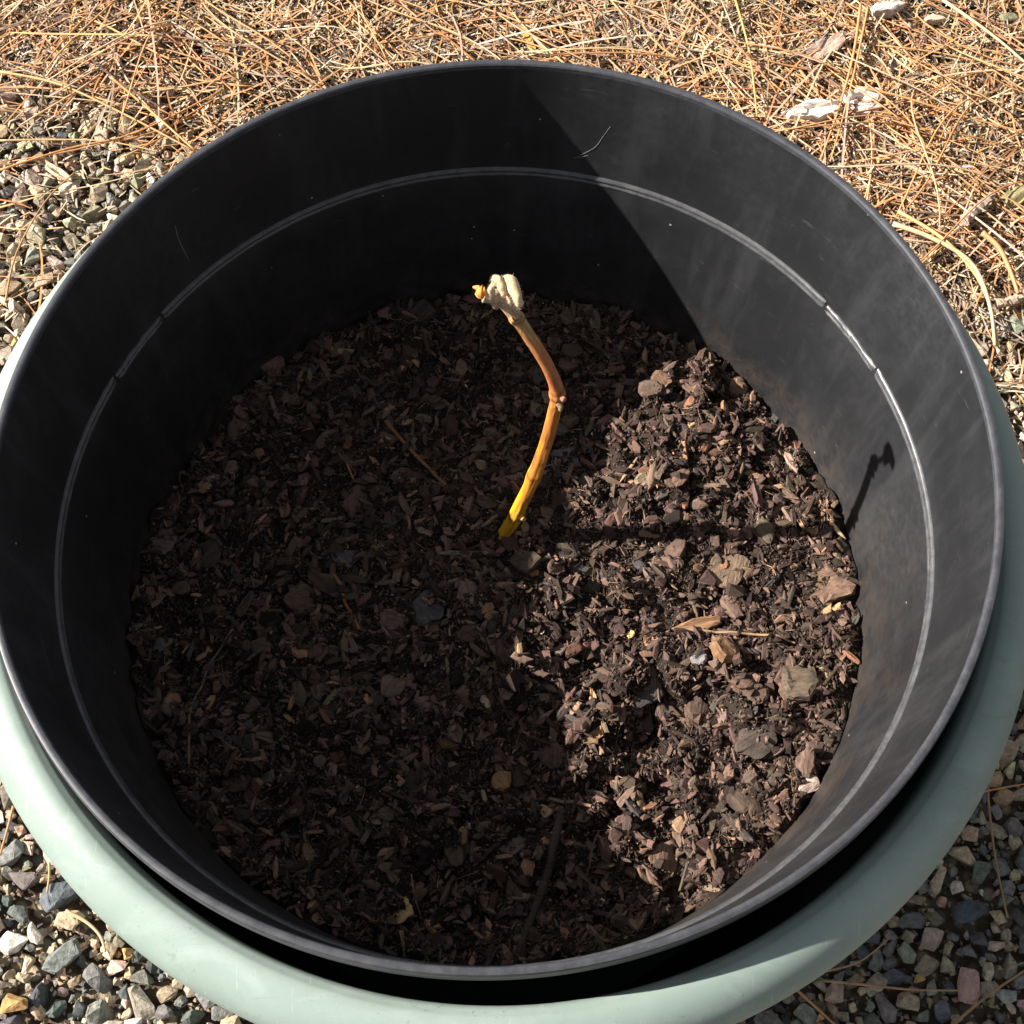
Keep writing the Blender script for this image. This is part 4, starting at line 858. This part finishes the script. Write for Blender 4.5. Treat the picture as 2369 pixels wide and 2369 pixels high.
# bark dust and cone scales in the litter
X, Y = litter_xy(5000); n = len(X)
cz = np.stack([X, Y - 0.6, height(X, Y) + rng.uniform(-0.005, 0.003, n)], -1)
o = link('litter_flakes', bulk('litter_flakes', SPL_T[:5] + [chip_template(1500 + k, 0.7, 0.2, 6) for k in range(5)], cz, eul(rng.normal(0, .5, n), rng.normal(0, .4, n), rng.uniform(0, 6.28, n)), (0.003 + 0.006 * rng.uniform(0, 1, n) ** 2)[:, None] * np.ones((n, 3)),
     pick([(3, (0.32, 0.24, 0.17)), (2, (0.20, 0.13, 0.09)), (2, (0.44, 0.36, 0.28)), (1, (0.46, 0.28, 0.11))], n), M['crumb']), litter); o['kind'] = 'stuff'

# single needles on top
NC = ribbon_templates(14, 9, 0.40, 8)
NEEDLE_M = []
for k, c in enumerate(NC):
    V, F = tube(c * 0.15, 0.00075 * np.where(np.arange(10) % 9 == 0, 0.5, 1.0), 5); NEEDLE_M.append(mesh_np('pine_needle', V, F, M['needle'], smooth=True))
X, Y = litter_xy(2600); keep = []
pp = to_px(np.stack([X, Y, 0 * X + 0.02], -1)); ok = (pp[:, 0] > 0) & (pp[:, 0] < 1932) & (pp[:, 1] > 0) & (pp[:, 1] < 900) & ~inside(pp, silr)
X, Y = X[ok][:280], Y[ok][:280]
ax = np.where(rng.uniform(0, 1, len(X)) < 0.45, rng.normal(2.6, 0.35, len(X)), rng.uniform(0, 3.14, len(X)))
for i in range(1, len(X)):
    if i % 3: X[i], Y[i], ax[i] = X[i - 1] + random.gauss(0, 0.003), Y[i - 1] + random.gauss(0, 0.003), ax[i - 1] + random.gauss(0, 0.09)   # needles fall in bundles
for i, (x, y) in enumerate(zip(X, Y)):
    o = link('pine_needle', NEEDLE_M[i % 14]); s = random.uniform(0.55, 1.25)
    o.location = (x, y, float(height(x, y)) + random.uniform(0.0028, 0.0060)); o.rotation_euler = (random.uniform(-.3, .3), random.gauss(0, 0.03), ax[i]); o.scale = (s, s, s * 0.8 + 0.2)
    o.color = (*pick(PAL_NDL, 1)[0], 1)
    cc = o.color; tone = 'pale straw' if cc[2] > 0.20 else 'golden tan' if cc[1] > 0.30 else 'dark rust' if cc[0] < 0.38 else 'orange'
    zone = 'where the litter thins out over gravel' if float(litter_mask(x, y)) < 0.85 else 'near the bleached wood pieces' if x > 0.14 else 'on deep litter beside the narrow golden leaf' if x > -0.12 else 'on the litter mat beside the very long needle'
    tag(o, ('short ' if s < 0.8 else 'long ') + tone + ' pine needle lying loose ' + zone, 'pine needle', tone + ' needles ' + zone)
def needle(pts, lab, rad=0.0008, c=(0.45, 0.22, 0.08), z=0.009, name='pine_needle', cat='pine needle', mat='needle', sides=6):
    P = np.array([at(a, b, z + float(litter_h(*at(a, b, z)[:2]))) for a, b in pts]); P = spline(P, 16); mid_ = P[8].copy()
    V, F = tube(P, rad * np.clip(np.linspace(1.15, 0.7, 16), 0, 2), sides)
    if mat == 'wood': V = V + np.random.default_rng(int(pts[0][0])).normal(0, rad * 0.14, V.shape)
    o = link(name, mesh_np(name, V - mid_, F, M[mat], smooth=mat != 'wood'), loc=tuple(mid_)); o.color = (*c, 1); tag(o, lab, cat)
def c8(x, y): return ((1569 + x / 2.415) / K, (1569 + y / 2.415) / K)
def c7(x, y): return ((x / 2.415) / K, (1569 + y / 2.415) / K)
def c3(x, y): return ((1569 + x / 2.415) / K, (y / 2.415) / K)
def c1(x, y): return ((x / 2.415) / K, (y / 2.415) / K)
needle([c8(1720, 540), c8(1745, 800), c8(1780, 1050), c8(1840, 1340)], 'long brown needle lying straight down the shaded gravel by the planter', 0.0009, (0.30, 0.18, 0.10))
needle([c8(1675, 640), c8(1800, 615), c8(1940, 590)], 'orange needle meeting the top of the long brown one on shaded gravel', 0.0008, (0.42, 0.20, 0.08), 0.011)
needle([c8(810, 1690), c8(1060, 1715), c8(1300, 1740), c8(1560, 1745)], 'brown needle running from the planter towards the pink oval stone', 0.0009, (0.36, 0.21, 0.11))
needle([c8(660, 1740), c8(760, 1830), c8(880, 1940)], 'orange needle sticking out from under the planter near the frame bottom', 0.0010, (0.44, 0.22, 0.09))
needle([c8(1530, 1940), c8(1720, 1780), c8(1940, 1630)], 'thick brown needle passing under the pink oval stone', 0.0011, (0.30, 0.17, 0.08))
needle([c8(815, 1640), c8(1010, 1585), c8(1170, 1462)], 'bent tan needle between the planter and small pink stones in shade', 0.0008, (0.34, 0.22, 0.12))
needle([c7(75, 715), c7(45, 830), c7(0, 990)], 'orange-brown needle standing on gravel left of the planter', 0.0010, (0.42, 0.20, 0.08), 0.013)
needle([c7(275, 1030), c7(275, 1110), c7(262, 1195)], 'short orange needle pressed against the planter above sunlit gravel', 0.0009, (0.44, 0.23, 0.10), 0.012)
needle([c7(368, 1300), c7(480, 1360), c7(560, 1440), c7(588, 1530)], 'curved tan needle arching over the sunlit gravel', 0.0013, (0.50, 0.33, 0.18), 0.013)
needle([c1(0, 400), c1(330, 470), c1(700, 640), c1(1080, 840)], 'very long pale orange needle crossing from litter to the pot rim', 0.0011, (0.54, 0.31, 0.13), 0.012)
needle([c1(620, 430), c1(820, 600), c1(1090, 840)], 'thick straight orange needle pointing at the pot rim', 0.0012, (0.54, 0.29, 0.11), 0.014)
needle([c1(0, 950), c1(380, 830), c1(760, 740), c1(1250, 500)], 'long rust needle rising over the gravel towards the litter', 0.0009, (0.46, 0.22, 0.08), 0.013)
needle([c1(30, 1690), c1(90, 1420), c1(250, 1130), c1(420, 960)], 'long brown needle bowing across the sunlit gravel left of the pot', 0.0008, (0.38, 0.21, 0.09), 0.012)
needle([c1(0, 785), c1(300, 780), c1(600, 790), c1(900, 850)], 'straight tan needle lying level across gravel at the litter edge', 0.0008, (0.52, 0.33, 0.16), 0.011)
needle([c3(1020, 20), c3(980, 300), c3(900, 600), c3(800, 880)], 'bundle-thick orange needle beside the white wood pieces', 0.0013, (0.54, 0.26, 0.10), 0.013)
needle([c3(1060, 40), c3(1000, 330), c3(930, 620), c3(850, 900)], 'orange needle parallel to the bundle-thick one by the white wood', 0.0010, (0.52, 0.27, 0.10), 0.014)
needle([c3(320, 0), c3(390, 250), c3(420, 450), c3(440, 650)], 'golden needle dropping straight to the pot rim behind the shadow edge', 0.0010, (0.56, 0.33, 0.11), 0.013)
needle([c3(980, 480), c3(1250, 540), c3(1600, 650), c3(1940, 740)], 'long rust needle sloping right of the white wood pieces', 0.0010, (0.46, 0.22, 0.08), 0.013)
needle([c3(1200, 1250), c3(1420, 1330), c3(1640, 1470), c3(1740, 1700), c3(1770, 1930)], 'pale thick grass stalk curving beside the pot rim', 0.0019, (0.58, 0.43, 0.24), 0.014, 'grass_stalk', 'grass stalk')
needle([c3(1230, 1180), c3(1500, 1350), c3(1700, 1600), c3(1790, 1930)], 'golden stalk following the pale thick one', 0.0015, (0.56, 0.37, 0.15), 0.012, 'grass_stalk', 'grass stalk')
needle([c3(1480, 0), c3(1640, 110), c3(1800, 230), c3(1940, 350)], 'pale straw stalk slanting across the corner of the litter', 0.0014, (0.56, 0.43, 0.25), 0.014, 'grass_stalk', 'grass stalk')
needle([c3(1600, 1230), c3(1680, 1160), c3(1760, 1090)], 'weathered grey twig half buried in the pine litter', 0.0042, (0.34, 0.27, 0.21), 0.010, 'twig', 'twig', 'wood', 8)
needle([c3(1780, 1700), c3(1870, 1680), c3(1940, 1640)], 'thick tan stick lying where litter meets gravel', 0.0040, (0.36, 0.27, 0.19), 0.008, 'twig', 'twig', 'wood', 8)
needle([c3(1700, 1300), c3(1790, 1380), c3(1850, 1500), c3(1900, 1640)], 'broad rust-orange dry leaf blade beside the grass stalks', 0.0022, (0.52, 0.25, 0.11), 0.013, 'dry_leaf', 'leaf')
def flake(pt, L_, W_, T_, ang, c, lab, name, cat, mk='wood', seed=0, tilt=(0, 0)):
    z = 0.012; p = at(*pt, z); z = float(height(p[0], p[1])) + 0.006; p = at(*pt, z)
    V, F = flake_template(seed, L_, W_, T_, 6, 24, 0.5); o = link(name, mesh_np(name, V, F, M[mk], smooth=True, sharp=24), loc=(p[0], p[1], z)); o.color = (*c, 1); o.rotation_euler = (*tilt, R(ang)); tag(o, lab, cat)
flake(c3(1010, 560), 0.042, 0.017, 0.012, 14, (0.74, 0.68, 0.62), 'bleached white wood piece with a raised corner on the litter', 'bleached_wood', 'wood piece', seed=51, tilt=(0.1, -0.1))
flake(c3(770, 620), 0.052, 0.016, 0.010, 8, (0.72, 0.65, 0.58), 'long bleached white wood sliver beside the pot rim', 'bleached_wood', 'wood piece', seed=52)
flake(c3(1030, 620), 0.032, 0.013, 0.009, 4, (0.68, 0.58, 0.52), 'small bleached wood piece under the larger white one', 'bleached_wood', 'wood piece', seed=53)
flake(c3(830, 260), 0.042, 0.018, 0.005, 32, (0.40, 0.29, 0.23), 'pinkish brown bark flake lying up on the litter', 'bark_flake', 'bark flake', 'bark', 54, (0.15, -0.2))
flake(c3(1160, 45), 0.034, 0.018, 0.010, 20, (0.50, 0.43, 0.38), 'pale grey crumbly bark piece in the far litter', 'bark_flake', 'bark flake', 'bark', 55)
flake(c3(1430, 105), 0.020, 0.008, 0.005, 10, (0.56, 0.40, 0.30), 'small pink wood chip near the olive grey stone', 'wood_chip', 'wood chip', 'wood', 56)
flake(((800 + 1020 / 2.415) / K, (225 / 2.415) / K), 0.030, 0.008, 0.003, -65, (0.50, 0.31, 0.09), 'narrow golden dry leaf standing on litter behind the pot', 'dry_leaf', 'leaf', 'bark', 57, (0.2, 0.2))
flake(c3(1890, 1100), 0.028, 0.018, 0.010, 30, (0.27, 0.23, 0.115), 'olive tuft of dry moss beside the weathered grey twig', 'moss_tuft', 'moss', 'bark', 58)
flake(c1(895, 670), 0.022, 0.007, 0.005, -62, (0.62, 0.50, 0.36), 'pale cream wood chip on the litter left of the pot', 'wood_chip', 'wood chip', 'wood', 59)
flake(c1(320, 960), 0.030, 0.009, 0.006, -35, (0.56, 0.44, 0.30), 'tan wood sliver lying on sunlit gravel left of the pot', 'wood_chip', 'wood chip', 'wood', 60)
